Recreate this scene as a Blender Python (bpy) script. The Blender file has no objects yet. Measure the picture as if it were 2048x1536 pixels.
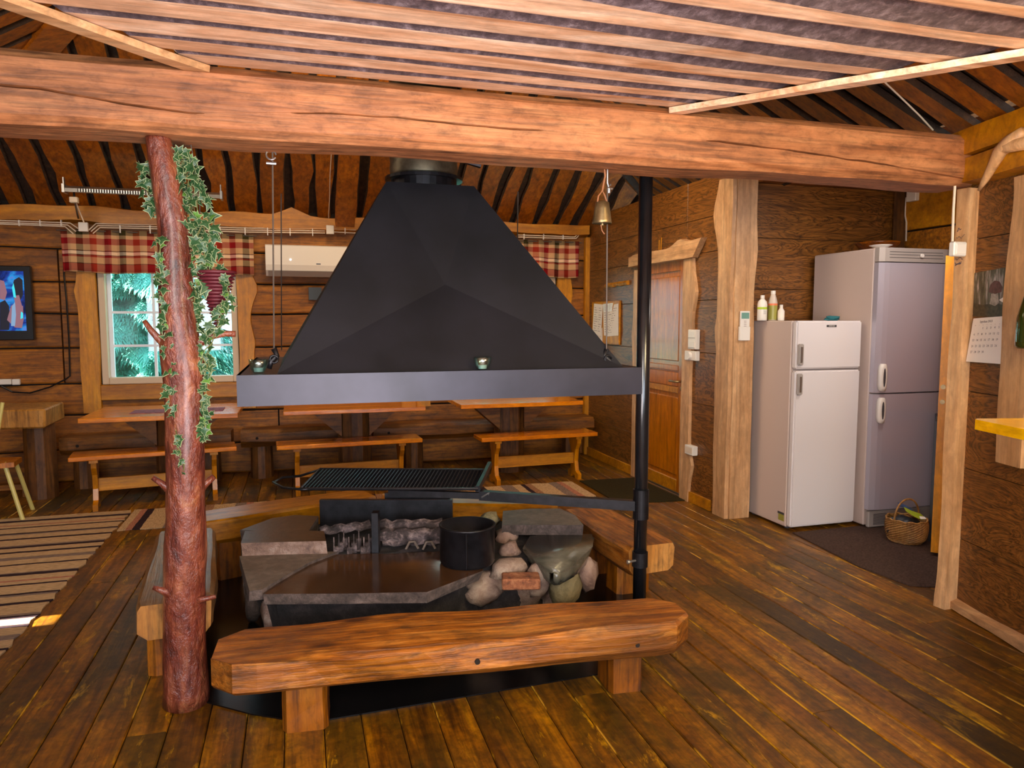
import bpy, bmesh, math, random
from math import sin, cos, tan, atan, radians, pi, sqrt
from mathutils import Vector, Matrix, Euler, noise as mnoise
S = bpy.context.scene
COL = S.collection
rnd = random.Random(7)

# ------------------------------------------------------------------ camera
FPX, EYE, YAW = 1450.0, 1.45, radians(16.4)
PITCH = atan(128 / FPX)
cam_d = bpy.data.cameras.new('camera')
cam = bpy.data.objects.new('camera', cam_d); COL.objects.link(cam)
cam_d.sensor_width = 36.0; cam_d.lens = 36.0 * FPX / 2048.0
cam_d.clip_start = 0.05; cam_d.clip_end = 200
cam.location = (0, 0, EYE)
cam.rotation_euler = (pi / 2 - PITCH, 0, -YAW)
S.camera = cam

# ------------------------------------------------------------------ world, lights, exposure
S.view_settings.view_transform = 'Standard'
S.view_settings.look = 'None'
S.view_settings.gamma = 1.0
S.view_settings.use_curve_mapping = False
S.view_settings.exposure = 0.12
w = bpy.data.worlds.new('world'); S.world = w; w.use_nodes = True
bg = w.node_tree.nodes['Background']
bg.inputs['Color'].default_value = (0.62, 0.85, 1.0, 1)
bg.inputs['Strength'].default_value = 3.6

def area(name, loc, target, size, power, col, sy=None, spread=None):
    l = bpy.data.lights.new(name, 'AREA'); l.energy = power; l.color = col
    l.shape = 'RECTANGLE'; l.size = size; l.size_y = sy or size
    if spread: l.spread = spread
    o = bpy.data.objects.new(name, l); COL.objects.link(o)
    o.location = loc
    o.rotation_euler = (Vector(target) - Vector(loc)).to_track_quat('-Z', 'Y').to_euler()
    return o

WARM = (1.0, 0.80, 0.58); NEUT = (1.0, 0.93, 0.84); COOL = (0.78, 0.87, 1.0)
# daylight through the windows of the rear wall, behind the camera
area('rear_window_daylight', (0.9, -2.0, 1.35), (1.0, 4, 1.0), 1.7, 75, COOL, 1.1)
area('rear_window_daylight', (-2.3, -2.0, 1.35), (-1.0, 4, 1.2), 1.4, 45, COOL, 1.1)
# unseen area lights added to brighten the hall and alcove, no fixtures
area('rear_room_fill', (-0.6, -0.6, 2.05), (1.0, 3.2, 0.7), 0.8, 58, NEUT)
area('right_room_fill', (2.0, 0.7, 2.15), (2.0, 2.6, 0.0), 0.6, 42, (1.0, 0.78, 0.42))
area('hall_fill', (-1.9, 4.4, 2.9), (-1.2, 6.4, 0.6), 0.5, 19, WARM)
area('hall_fill', (2.0, 4.7, 2.75), (2.4, 6.2, 0.9), 0.4, 24, WARM)
area('hall_fill', (0.3, 4.9, 3.3), (0.2, 7.2, 1.6), 0.5, 30, (1.0, 0.72, 0.42))
area('alcove_fill', (3.55, 3.3, 2.3), (3.6, 4.0, 0.6), 0.35, 12, (1.0, 0.88, 0.78))
area('canopy_bounce_fill', (0.3, 1.0, 0.9), (0.3, 1.9, 2.33), 0.9, 44, (1.0, 0.88, 0.88))  # added light under the canopy, stands in for daylight bouncing off the floor
sun_d = bpy.data.lights.new('sun', 'SUN'); sun_d.energy = 60; sun_d.angle = radians(0.6); sun_d.color = (1.0, 0.95, 0.85)
sun = bpy.data.objects.new('sun', sun_d); COL.objects.link(sun)
SUNV = Vector((0.93, 0.02, -0.50)).normalized()
sun.rotation_euler = SUNV.to_track_quat('-Z', 'Y').to_euler()

# ------------------------------------------------------------------ pixel -> world helpers (true depth given by a plane)
_R = Vector((cos(YAW), -sin(YAW), 0)); _F0 = Vector((sin(YAW), cos(YAW), 0)); _Z = Vector((0, 0, 1))
_F = _F0 * cos(PITCH) - _Z * sin(PITCH); _U = _F0 * sin(PITCH) + _Z * cos(PITCH); _C = Vector((0, 0, EYE))
def onplane(px, py, n, d):
    r = _F + _R * ((px - 1024) / FPX) - _U * ((py - 768) / FPX); n = Vector(n)
    return _C + r * ((d - n.dot(_C)) / n.dot(r))
def atz(px, py, z=0.0): return onplane(px, py, (0, 0, 1), z)
def atx(px, py, x): return onplane(px, py, (1, 0, 0), x)
def aty(px, py, y): return onplane(px, py, (0, 1, 0), y)

# ------------------------------------------------------------------ materials
class NT:
    def __init__(s, name):
        s.m = bpy.data.materials.new(name); s.m.use_nodes = True
        s.t = s.m.node_tree; s.b = s.t.nodes['Principled BSDF']
    def n(s, typ, **kw):
        x = s.t.nodes.new(typ)
        for k, v in kw.items():
            if k.startswith('_'): setattr(x, k[1:], v)
            else: x.inputs[k.replace('__', ' ')].default_value = v
        return x
    def l(s, a, b): s.t.links.new(a, b)
    def ramp(s, fac, stops, interp='LINEAR'):
        r = s.t.nodes.new('ShaderNodeValToRGB'); e = r.color_ramp.elements; r.color_ramp.interpolation = interp
        while len(e) < len(stops): e.new(0.5)
        for i, (p, c) in enumerate(stops):
            e[i].position = p; e[i].color = (*c, 1) if len(c) == 3 else c
        s.l(fac, r.inputs['Fac']); return r.outputs['Color']
    def mix(s, fac, a, b, mode='MIX'):
        x = s.t.nodes.new('ShaderNodeMix'); x.data_type = 'RGBA'; x.blend_type = mode
        for k, v in ((0, fac), (6, a), (7, b)):
            if isinstance(v, (int, float)): x.inputs[k].default_value = v
            elif isinstance(v, tuple): x.inputs[k].default_value = (*v, 1)
            else: s.l(v, x.inputs[k])
        return x.outputs[2]
    def coord(s, rand=True):
        tc = s.n('ShaderNodeTexCoord'); out = tc.outputs['Object']
        if rand:
            oi = s.n('ShaderNodeObjectInfo'); m = s.n('ShaderNodeMath', _operation='MULTIPLY'); s.l(oi.outputs['Random'], m.inputs[0]); m.inputs[1].default_value = 57.0
            a = s.n('ShaderNodeVectorMath', _operation='ADD'); s.l(out, a.inputs[0]); s.l(m.outputs[0], a.inputs[1]); out = a.outputs[0]
            s.oi = oi
        return out
    def noise(s, vec, scale, detail=4, rough=0.55, dist=0.0, sc=None):
        if sc is not None:
            mp = s.n('ShaderNodeMapping'); mp.inputs['Scale'].default_value = sc; s.l(vec, mp.inputs['Vector']); vec = mp.outputs[0]
        x = s.n('ShaderNodeTexNoise', Scale=scale, Detail=detail, Roughness=rough, Distortion=dist); s.l(vec, x.inputs['Vector'])
        return x.outputs['Fac']
    def bump(s, h, strength=0.3, dist=0.01):
        b = s.n('ShaderNodeBump', Strength=strength, Distance=dist); s.l(h, b.inputs['Height']); s.l(b.outputs[0], s.b.inputs['Normal'])
    def set(s, **kw):
        for k, v in kw.items(): s.b.inputs[k.replace('__', ' ')].default_value = v

def wood(name, dark, mid, light, axis='x', sc=1.0, rough=0.45, var=0.25, stain=0.35, knots=0.5, bump=0.25, lines=0.5, coat=0.0, stain_col=(0.10, 0.035, 0.012), sat=1.1, grit=0.62):
    t = NT(name); v = t.coord()
    st = {'x': (0.12, 1, 1), 'y': (1, 0.12, 1), 'z': (1, 1, 0.12)}[axis]
    st2 = {'x': (0.04, 1, 1), 'y': (1, 0.04, 1), 'z': (1, 1, 0.04)}[axis]
    st3 = {'x': (0.45, 1, 1), 'y': (1, 0.45, 1), 'z': (1, 1, 0.45)}[axis]
    n1 = t.noise(v, 14 * sc, 5, 0.6, 1.4, st)
    c = t.ramp(n1, [(0.30, dark), (0.50, mid), (0.72, light)])
    n2 = t.noise(v, 70 * sc, 4, 0.65, 0.4, st2)
    ln = t.ramp(n2, [(0.36, (1 - lines,) * 3), (0.52, (1, 1, 1))])
    c = t.mix(1.0, c, ln, 'MULTIPLY')
    n5 = t.noise(v, 24, 4, 0.7, 0.3, st3)
    c = t.mix(1.0, c, t.ramp(n5, [(0.34, (grit,) * 3), (0.50, (1, 1, 1)), (0.68, (1.22, 1.22, 1.22))]), 'MULTIPLY')
    if stain:
        n3 = t.noise(v, 2.6, 4, 0.62, 0.5, st3)
        f = t.ramp(n3, [(0.46, (0, 0, 0)), (0.68, (stain,) * 3)])
        c = t.mix(f, c, stain_col)
    if knots:
        mp = t.n('ShaderNodeMapping'); mp.inputs['Scale'].default_value = {'x': (1.6, 5, 5), 'y': (5, 1.6, 5), 'z': (5, 5, 1.6)}[axis]; t.l(v, mp.inputs['Vector'])
        vo = t.n('ShaderNodeTexVoronoi', Scale=1.0 * sc, Randomness=1.0); t.l(mp.outputs[0], vo.inputs['Vector'])
        f = t.ramp(vo.outputs['Distance'], [(0.05, (knots,) * 3), (0.13, (0, 0, 0))])
        c = t.mix(f, c, tuple(x * 0.35 for x in dark))
    hs = t.n('ShaderNodeHueSaturation', Saturation=sat, Hue=0.5); t.l(c, hs.inputs['Color'])
    mr = t.n('ShaderNodeMapRange'); t.l(t.oi.outputs['Random'], mr.inputs[0]); mr.inputs[3].default_value = 1 - var; mr.inputs[4].default_value = 1 + var
    t.l(mr.outputs[0], hs.inputs['Value']); t.l(hs.outputs[0], t.b.inputs['Base Color'])
    t.set(Roughness=rough, Coat__Weight=coat, Coat__Roughness=0.12)
    t.bump(n2, bump, 0.006)
    return t.m

def plain(name, col, rough=0.5, metal=0.0, spec=0.5, nz=0.0, nsc=8, coat=0.0, bump=0.0, emit=None, es=1.0):
    t = NT(name); t.set(Roughness=rough, Metallic=metal, Coat__Weight=coat, Base__Color=(*col, 1)); t.b.inputs['Specular IOR Level'].default_value = spec
    if nz or bump:
        v = t.coord(False); n = t.noise(v, nsc, 4, 0.6)
        if nz:
            c = t.ramp(n, [(0.3, tuple(x * (1 - nz) for x in col)), (0.7, tuple(min(1, x * (1 + nz)) for x in col))]); t.l(c, t.b.inputs['Base Color'])
        if bump: t.bump(n, bump, 0.004)
    if emit: t.b.inputs['Emission Color'].default_value = (*emit, 1); t.b.inputs['Emission Strength'].default_value = es
    return t.m

def stone(name, a, b, c, sc=6, rough=0.6, bump=0.8):
    t = NT(name); v = t.coord(); n = t.noise(v, sc, 8, 0.7, 0.3)
    col = t.ramp(n, [(0.32, a), (0.5, b), (0.68, c)]); t.l(col, t.b.inputs['Base Color'])
    n2 = t.noise(v, sc * 5, 6, 0.7); t.bump(n2, bump, 0.012); t.set(Roughness=rough); return t.m

O1, O2, O3 = (0.20, 0.060, 0.010), (0.40, 0.130, 0.020), (0.56, 0.215, 0.045)
M = {}
M['floor'] = None
def floor_mat():
    t = NT('floor_boards'); v = t.coord()
    n1 = t.noise(v, 10, 5, 0.62, 1.2, (1, 0.12, 1))
    c = t.ramp(n1, [(0.30, (0.085, 0.027, 0.004)), (0.5, (0.215, 0.074, 0.009)), (0.70, (0.38, 0.155, 0.022))])
    n2 = t.noise(v, 60, 4, 0.65, 0.4, (1, 0.05, 1))
    c = t.mix(1.0, c, t.ramp(n2, [(0.35, (0.5,) * 3), (0.55, (1, 1, 1))]), 'MULTIPLY')
    n3 = t.noise(v, 2.2, 6, 0.7, 0.4, (1, 0.5, 1))
    c = t.mix(t.ramp(n3, [(0.44, (0, 0, 0)), (0.60, (0.80,) * 3)]), c, (0.048, 0.028, 0.006))
    n4 = t.noise(v, 9.0, 7, 0.78, 0.9, (1, 0.22, 1))
    c = t.mix(t.ramp(n4, [(0.57, (0, 0, 0)), (0.66, (0.8,) * 3)]), c, (0.50, 0.26, 0.045))
    n6 = t.noise(v, 26, 4, 0.7, 0.3); c = t.mix(1.0, c, t.ramp(n6, [(0.36, (0.6,) * 3), (0.66, (1.25,) * 3)]), 'MULTIPLY')
    # worn pale arris along the long edge of each board
    tc = t.n('ShaderNodeTexCoord'); sx = t.n('ShaderNodeSeparateXYZ'); t.l(tc.outputs['Object'], sx.inputs[0])
    ab = t.n('ShaderNodeMath', _operation='ABSOLUTE'); t.l(sx.outputs[0], ab.inputs[0])
    e = t.n('ShaderNodeMapRange'); t.l(ab.outputs[0], e.inputs[0]); e.inputs[1].default_value = 0.0600; e.inputs[2].default_value = 0.0640
    n5 = t.noise(v, 3.0, 5, 0.7, 0.2, (1, 0.6, 1))
    ee = t.n('ShaderNodeMath', _operation='MULTIPLY'); t.l(e.outputs[0], ee.inputs[0])
    r5 = t.ramp(n5, [(0.54, (0, 0, 0)), (0.60, (1, 1, 1))]); t.l(r5, ee.inputs[1])
    c = t.mix(ee.outputs[0], c, (0.62, 0.34, 0.09))
    hs = t.n('ShaderNodeHueSaturation', Saturation=1.12, Hue=0.504); t.l(c, hs.inputs['Color'])
    mr = t.n('ShaderNodeMapRange'); t.l(t.oi.outputs['Random'], mr.inputs[0]); mr.inputs[3].default_value = 0.75; mr.inputs[4].default_value = 1.3
    t.l(mr.outputs[0], hs.inputs['Value']); t.l(hs.outputs[0], t.b.inputs['Base Color'])
    rr = t.n('ShaderNodeMapRange'); t.l(n3, rr.inputs[0]); rr.inputs[3].default_value = 0.30; rr.inputs[4].default_value = 0.60
    t.l(rr.outputs[0], t.b.inputs['Roughness']); t.bump(n2, 0.25, 0.004)
    return t.m
M['floor'] = floor_mat()
M['subfloor'] = plain('dark_gap', (0.012, 0.006, 0.003), 0.9)
M['log'] = wood('wall_log_wood', (0.16, 0.052, 0.006), (0.31, 0.105, 0.011), (0.44, 0.170, 0.022), 'x', 0.8, 0.6, 0.28, 0.55, sat=1.15)
M['roof_y'] = wood('roof_board_wood', (0.17, 0.046, 0.006), (0.30, 0.088, 0.011), (0.42, 0.140, 0.020), 'y', 0.8, 0.55, 0.22, 0.3, lines=0.3)
M['roof_x'] = wood('roof_board_wood_side', (0.17, 0.046, 0.006), (0.30, 0.088, 0.011), (0.42, 0.140, 0.020), 'x', 0.8, 0.55, 0.22, 0.3, lines=0.3)
M['bark'] = stone('bark', (0.06, 0.035, 0.038), (0.15, 0.095, 0.10), (0.36, 0.26, 0.27), 22, 0.6, 1.0)
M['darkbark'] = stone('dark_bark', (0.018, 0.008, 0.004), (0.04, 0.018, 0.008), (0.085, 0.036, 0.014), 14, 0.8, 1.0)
M['beam'] = wood('beam_wood', (0.27, 0.088, 0.028), (0.44, 0.160, 0.056), (0.56, 0.235, 0.090), 'x', 0.9, 0.6, 0.03, 0.5, 0.9, lines=0.45, stain_col=(0.15, 0.05, 0.018), sat=1.0, bump=0.5)
M['canopy'] = wood('canopy_wood', (0.50, 0.26, 0.15), (0.72, 0.46, 0.31), (0.88, 0.68, 0.52), 'x', 0.8, 0.32, 0.12, 0.30, lines=0.3, stain_col=(0.42, 0.18, 0.08), grit=0.84)
M['pine_z'] = wood('pale_pine_z', (0.40, 0.195, 0.08), (0.56, 0.30, 0.135), (0.68, 0.41, 0.21), 'z', 0.6, 0.5, 0.06, 0.28, lines=0.22, stain_col=(0.34, 0.15, 0.05), sat=1.0, grit=0.84)
M['pine_y'] = wood('pale_pine_y', (0.40, 0.195, 0.08), (0.56, 0.30, 0.135), (0.68, 0.41, 0.21), 'y', 0.6, 0.5, 0.06, 0.28, lines=0.22, stain_col=(0.34, 0.15, 0.05), sat=1.0, grit=0.84)
M['pine_x'] = wood('pale_pine_x', (0.40, 0.195, 0.08), (0.56, 0.30, 0.135), (0.68, 0.41, 0.21), 'x', 0.6, 0.5, 0.06, 0.28, lines=0.22, stain_col=(0.34, 0.15, 0.05), sat=1.0, grit=0.84)
M['trim_y'] = wood('amber_trim_upright', (0.36, 0.14, 0.02), (0.52, 0.22, 0.035), (0.62, 0.30, 0.06), 'z', 0.6, 0.45, 0.06, 0.2, lines=0.2, grit=0.84)
M['trim_x'] = wood('amber_trim_long', (0.30, 0.11, 0.018), (0.45, 0.18, 0.03), (0.56, 0.26, 0.05), 'x', 0.6, 0.45, 0.06, 0.2, lines=0.2, grit=0.84)
M['door'] = wood('varnished_pine_door', (0.30, 0.085, 0.012), (0.44, 0.135, 0.018), (0.54, 0.19, 0.03), 'z', 0.9, 0.3, 0.03, 0.15, 0.8, lines=0.35, coat=0.3, grit=0.84)
M['var_x'] = wood('varnished_pine_long', (0.40, 0.105, 0.012), (0.60, 0.175, 0.018), (0.72, 0.26, 0.03), 'x', 0.6, 0.25, 0.04, 0.15, lines=0.2, coat=0.5, grit=0.84)
M['var_z'] = wood('varnished_pine_upright', (0.34, 0.12, 0.02), (0.50, 0.19, 0.03), (0.60, 0.27, 0.05), 'z', 0.6, 0.3, 0.04, 0.15, lines=0.2, coat=0.3, grit=0.84)
M['bench'] = wood('hewn_bench_wood', (0.17, 0.050, 0.010), (0.34, 0.112, 0.020), (0.52, 0.215, 0.052), 'x', 1.0, 0.5, 0.04, 0.7, 1.0, lines=0.5, bump=1.0, sat=1.05, grit=0.5)
M['bench_end'] = wood('bench_end_grain', (0.30, 0.12, 0.035), (0.42, 0.19, 0.06), (0.52, 0.27, 0.10), 'z', 0.6, 0.6, 0.05, 0.2)
M['old_x'] = wood('old_brown_log', (0.11, 0.040, 0.010), (0.19, 0.072, 0.018), (0.29, 0.125, 0.035), 'x', 0.8, 0.6, 0.15, 0.4)
M['old_z'] = wood('old_brown_stump', (0.075, 0.028, 0.009), (0.12, 0.048, 0.015), (0.18, 0.078, 0.025), 'z', 0.8, 0.6, 0.15, 0.4)
M['end_log'] = wood('pale_log_end', (0.30, 0.13, 0.03), (0.42, 0.2, 0.06), (0.52, 0.28, 0.1), 'z', 0.5, 0.6, 0.05, 0.2)
M['orange'] = wood('orange_door_edge', (0.62, 0.20, 0.008), (0.72, 0.26, 0.012), (0.80, 0.32, 0.02), 'z', 0.4, 0.4, 0.02, 0.0, lines=0.12, grit=0.84)
M['yellow'] = wood('yellow_pine_shelf', (0.55, 0.27, 0.04), (0.68, 0.38, 0.05), (0.78, 0.48, 0.08), 'y', 0.6, 0.2, 0.02, 0.1, lines=0.12, coat=0.5, grit=0.84)
M['pale'] = plain('pale_chair_paint', (0.62, 0.52, 0.16), 0.4)
def panel_mat(name, axis):
    t = NT(name); v = t.coord()
    sc = {'x': (0.16, 1, 1), 'y': (1, 0.16, 1)}[axis]
    n = t.noise(v, 7.0, 4, 0.55, 1.6, sc)
    w_ = t.n('ShaderNodeMath', _operation='MULTIPLY'); t.l(n, w_.inputs[0]); w_.inputs[1].default_value = 13.0
    fr = t.n('ShaderNodeMath', _operation='FRACT'); t.l(w_.outputs[0], fr.inputs[0])
    rings = t.ramp(fr.outputs[0], [(0.0, (0.22, 0.20, 0.16)), (0.22, (0.75, 0.75, 0.75)), (0.6, (1.1, 1.1, 1.1)), (1.0, (0.55, 0.55, 0.55))])
    n2 = t.noise(v, 60, 3, 0.6, 0.2, {'x': (0.06, 1, 1), 'y': (1, 0.06, 1)}[axis])
    c = t.ramp(n2, [(0.3, (0.13, 0.044, 0.006)), (0.55, (0.215, 0.076, 0.011)), (0.8, (0.30, 0.115, 0.018))])
    c = t.mix(1.0, c, rings, 'MULTIPLY')
    t.l(c, t.b.inputs['Base Color']); t.set(Roughness=0.42); t.bump(n2, 0.1, 0.002); return t.m
M['panel_y'] = panel_mat('wood_print_panel_side', 'y'); M['panel_x'] = panel_mat('wood_print_panel', 'x')
def trunk_mat():
    t = NT('lacquered_trunk'); v = t.coord(False)
    n = t.noise(v, 11, 6, 0.7, 0.8, (1, 1, 0.4)); c = t.ramp(n, [(0.32, (0.040, 0.009, 0.007)), (0.46, (0.16, 0.030, 0.016)), (0.58, (0.27, 0.068, 0.030)), (0.70, (0.44, 0.17, 0.07))])
    n3 = t.noise(v, 30, 6, 0.7, 0.2, (1, 1, 0.5)); c = t.mix(1.0, c, t.ramp(n3, [(0.35, (0.65,) * 3), (0.6, (1, 1, 1))]), 'MULTIPLY')
    t.l(c, t.b.inputs['Base Color']); n2 = t.noise(v, 26, 5, 0.65, 0.3, (1, 1, 0.5)); t.bump(n2, 1.0, 0.02); t.set(Roughness=0.34, Coat__Weight=0.45, Coat__Roughness=0.28); return t.m
M['trunk'] = trunk_mat()
M['hood'] = plain('black_sheet_metal', (0.0085, 0.0080, 0.0110), 0.6, 0.0, 0.28, 0.5, 2.5, bump=0.08)
M['hoodrim'] = plain('black_painted_rim', (0.030, 0.028, 0.042), 0.42, 0.4, 0.6, 0.35, 3)
M['black'] = plain('black_iron', (0.016, 0.015, 0.018), 0.38, 0.6, 0.6, 0.4, 20, bump=0.15)
M['pole'] = plain('glossy_black_pipe', (0.010, 0.010, 0.012), 0.22, 0.2, 0.8, 0.3, 20, bump=0.06)
M['plate'] = plain('black_floor_sheet', (0.006, 0.005, 0.005), 0.22, 0.2, 0.5)
M['ash'] = stone('ash_and_char', (0.006, 0.005, 0.005), (0.018, 0.014, 0.014), (0.055, 0.042, 0.040), 12, 0.9, 1.0)
M['steel'] = plain('dull_steel', (0.42, 0.42, 0.42), 0.35, 0.9)
M['duct'] = plain('galvanised_duct', (0.20, 0.17, 0.11), 0.45, 0.7, 0.5, 0.4, 14)
M['blackslab'] = stone('polished_dark_slab', (0.030, 0.013, 0.006), (0.050, 0.022, 0.009), (0.075, 0.034, 0.012), 3, 0.16, 0.03)
M['slabedge'] = stone('rough_slab_edge', (0.03, 0.02, 0.016), (0.075, 0.052, 0.043), (0.17, 0.12, 0.10), 20, 0.8)
M['greyslab'] = stone('grey_mica_slab', (0.085, 0.06, 0.04), (0.14, 0.10, 0.072), (0.21, 0.16, 0.12), 18, 0.5, 0.4)
M['brownslab'] = stone('brown_slab', (0.045, 0.022, 0.009), (0.08, 0.040, 0.015), (0.12, 0.066, 0.030), 6, 0.35, 0.2)
M['pinkstone'] = stone('pink_granite', (0.10, 0.06, 0.05), (0.26, 0.16, 0.12), (0.45, 0.33, 0.27), 16, 0.7)
M['greenstone'] = stone('smooth_green_boulder', (0.055, 0.050, 0.035), (0.10, 0.09, 0.065), (0.16, 0.145, 0.11), 5, 0.18, 0.2)
M['mossstone'] = stone('ochre_fieldstone', (0.10, 0.08, 0.035), (0.25, 0.20, 0.10), (0.38, 0.33, 0.20), 9, 0.7)
M['redstone'] = stone('red_fieldstone', (0.13, 0.07, 0.055), (0.26, 0.16, 0.12), (0.36, 0.24, 0.18), 9, 0.7)
M['mortar'] = stone('mortar', (0.14, 0.08, 0.06), (0.27, 0.18, 0.13), (0.40, 0.30, 0.22), 12, 0.85)
M['brick'] = stone('fire_brick', (0.05, 0.022, 0.014), (0.30, 0.10, 0.04), (0.50, 0.22, 0.10), 22, 0.8)
M['charwood'] = stone('charred_wood', (0.012, 0.009, 0.009), (0.055, 0.038, 0.038), (0.30, 0.22, 0.21), 18, 0.8)
M['white'] = plain('white_plastic', (0.74, 0.68, 0.62), 0.4)
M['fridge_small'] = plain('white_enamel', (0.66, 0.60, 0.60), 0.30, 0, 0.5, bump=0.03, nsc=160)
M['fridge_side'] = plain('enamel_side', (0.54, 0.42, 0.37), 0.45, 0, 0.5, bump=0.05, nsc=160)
M['fridge_tall'] = plain('silver_enamel', (0.44, 0.40, 0.46), 0.28, 0.30, 0.5, bump=0.04, nsc=160)
M['fridge_panel'] = plain('grey_trim', (0.40, 0.35, 0.32), 0.4, 0.2)
M['rubber'] = plain('dark_seal', (0.05, 0.045, 0.05), 0.6)
M['paper'] = plain('paper', (0.80, 0.70, 0.62), 0.8)
M['paper_w'] = plain('white_paper', (0.86, 0.86, 0.84), 0.8)
M['ink'] = plain('ink', (0.06, 0.04, 0.05), 0.8)
M['inkfaint'] = plain('faint_ink', (0.36, 0.28, 0.26), 0.8)
M['lime'] = plain('lime_label', (0.42, 0.56, 0.03), 0.5)
M['olive'] = plain('olive_label', (0.30, 0.27, 0.05), 0.4)
M['red'] = plain('red_print', (0.70, 0.17, 0.07), 0.5)
M['teal'] = plain('teal_cloth', (0.01, 0.12, 0.14), 0.8)
M['blue'] = plain('blue_print', (0.06, 0.12, 0.30), 0.4)
M['brass'] = plain('aged_brass', (0.30, 0.21, 0.10), 0.38, 0.8, 0.5, 0.4, 12)
M['leather'] = plain('leather_cord', (0.36, 0.14, 0.055), 0.6)
M['string'] = plain('grey_cord', (0.30, 0.24, 0.19), 0.7)
M['wire'] = plain('steel_cable', (0.12, 0.09, 0.07), 0.5, 0.4)
M['cable'] = plain('white_cable', (0.72, 0.58, 0.44), 0.5)
M['ivy'] = plain('ivy_green', (0.022, 0.075, 0.022), 0.42, 0, 0.5, 0.45, 30)
M['ivyrim'] = plain('ivy_cream_margin', (0.30, 0.36, 0.18), 0.5)
M['ivylight'] = plain('ivy_young_green', (0.09, 0.22, 0.03), 0.42, 0, 0.5, 0.3, 30)
M['vine'] = plain('vine_stem', (0.16, 0.16, 0.05), 0.6)
M['wine'] = plain('wine_red_wicker', (0.11, 0.010, 0.018), 0.55)
M['wicker'] = wood('wicker', (0.26, 0.12, 0.04), (0.44, 0.23, 0.085), (0.56, 0.33, 0.14), 'z', 2.5, 0.6, 0.03, 0.2, 0)
M['doormat'] = plain('brown_mat', (0.062, 0.036, 0.028), 0.95, 0, 0.1, 0.4, 90, bump=0.8)
M['greenmat'] = plain('dark_green_mat', (0.030, 0.022, 0.008), 0.9, 0, 0.1, 0.4, 90)
M['sprucef'] = plain('spruce_needles', (0.13, 0.46, 0.37), 0.6, 0, 0.3, 0.5, 3)
M['bark2'] = plain('spruce_bark', (0.10, 0.08, 0.07), 0.9)
M['grass'] = plain('grass', (0.12, 0.36, 0.24), 0.9, 0, 0.2, 0.4, 5)
M['greybag'] = plain('dark_bag', (0.02, 0.025, 0.035), 0.4)
M['rack'] = plain('grey_rack', (0.08, 0.09, 0.11), 0.4, 0.6)
M['bowl'] = wood('brown_bowl_wood', (0.10, 0.03, 0.01), (0.20, 0.06, 0.018), (0.34, 0.11, 0.03), 'x', 1, 0.3, 0, 0)
M['tvframe'] = plain('black_plastic', (0.008, 0.008, 0.009), 0.3)
M['winpaint'] = plain('cream_window_paint', (0.58, 0.44, 0.30), 0.45)
M['winwhite'] = plain('white_window_bars', (0.74, 0.80, 0.90), 0.4)
M['led'] = plain('led', (0.9, 0.95, 1), 0.5, emit=(0.8, 0.9, 1), es=6)

def glass(name, col, rough=0.02, thin=False):
    t = NT(name)
    if thin:
        tr = t.n('ShaderNodeBsdfTransparent'); tr.inputs[0].default_value = (*col, 1)
        gl = t.n('ShaderNodeBsdfGlossy'); gl.inputs['Roughness'].default_value = rough
        mx = t.n('ShaderNodeMixShader'); mx.inputs[0].default_value = 0.06 if rough < 0.1 else 0.30
        t.l(tr.outputs[0], mx.inputs[1]); t.l(gl.outputs[0], mx.inputs[2])
        t.l(mx.outputs[0], t.t.nodes['Material Output'].inputs['Surface'])
    else:
        t.set(Base__Color=(*col, 1), Roughness=rough, Transmission__Weight=1.0, IOR=1.45)
    return t.m
M['pane'] = glass('window_glass', (0.93, 0.98, 0.98), thin=True)
M['tealglass'] = glass('teal_glass', (0.82, 0.98, 0.95), 0.2, thin=True)
M['clearglass'] = glass('clear_glass', (0.85, 0.93, 0.88))
M['greenglass'] = plain('dark_green_glass', (0.018, 0.026, 0.004), 0.06, 0, 0.8, coat=1.0)

def stripe_mat(name, axis, stops, period, wob=0.02, sub=True):
    t = NT(name); v = t.coord(False)
    s = t.n('ShaderNodeSeparateXYZ'); t.l(v, s.inputs[0])
    nz = t.noise(v, 9, 3, 0.6); a = t.n('ShaderNodeMath', _operation='MULTIPLY_ADD'); t.l(nz, a.inputs[0]); a.inputs[1].default_value = wob; t.l(s.outputs[axis], a.inputs[2])
    d = t.n('ShaderNodeMath', _operation='DIVIDE'); t.l(a.outputs[0], d.inputs[0]); d.inputs[1].default_value = period
    f = t.n('ShaderNodeMath', _operation='FRACT'); t.l(d.outputs[0], f.inputs[0])
    c = t.ramp(f.outputs[0], stops, 'CONSTANT')
    w2 = t.noise(v, 130, 2, 0.5, 0, (1, 0.2, 1) if axis == 0 else (0.2, 1, 1)); c = t.mix(1.0, c, t.ramp(w2, [(0.3, (0.6,) * 3), (0.6, (1, 1, 1))]), 'MULTIPLY')
    t.l(c, t.b.inputs['Base Color']); t.bump(w2, 0.8, 0.006); t.set(Roughness=0.95); t.b.inputs['Specular IOR Level'].default_value = 0.1
    return t.m
cr, br_, dk, gy, rs = (0.50, 0.32, 0.17), (0.30, 0.15, 0.08), (0.035, 0.018, 0.022), (0.22, 0.15, 0.12), (0.40, 0.16, 0.10)
M['rug1'] = stripe_mat('rag_rug_stripes', 1, [(0, cr), (0.07, dk), (0.095, cr), (0.16, dk), (0.19, gy), (0.21, cr), (0.32, dk), (0.345, cr), (0.42, gy), (0.44, dk), (0.46, cr), (0.56, dk), (0.58, cr), (0.62, rs), (0.64, cr), (0.70, dk), (0.735, gy), (0.75, cr), (0.86, dk), (0.88, cr), (0.95, gy)], 1.25)
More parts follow.
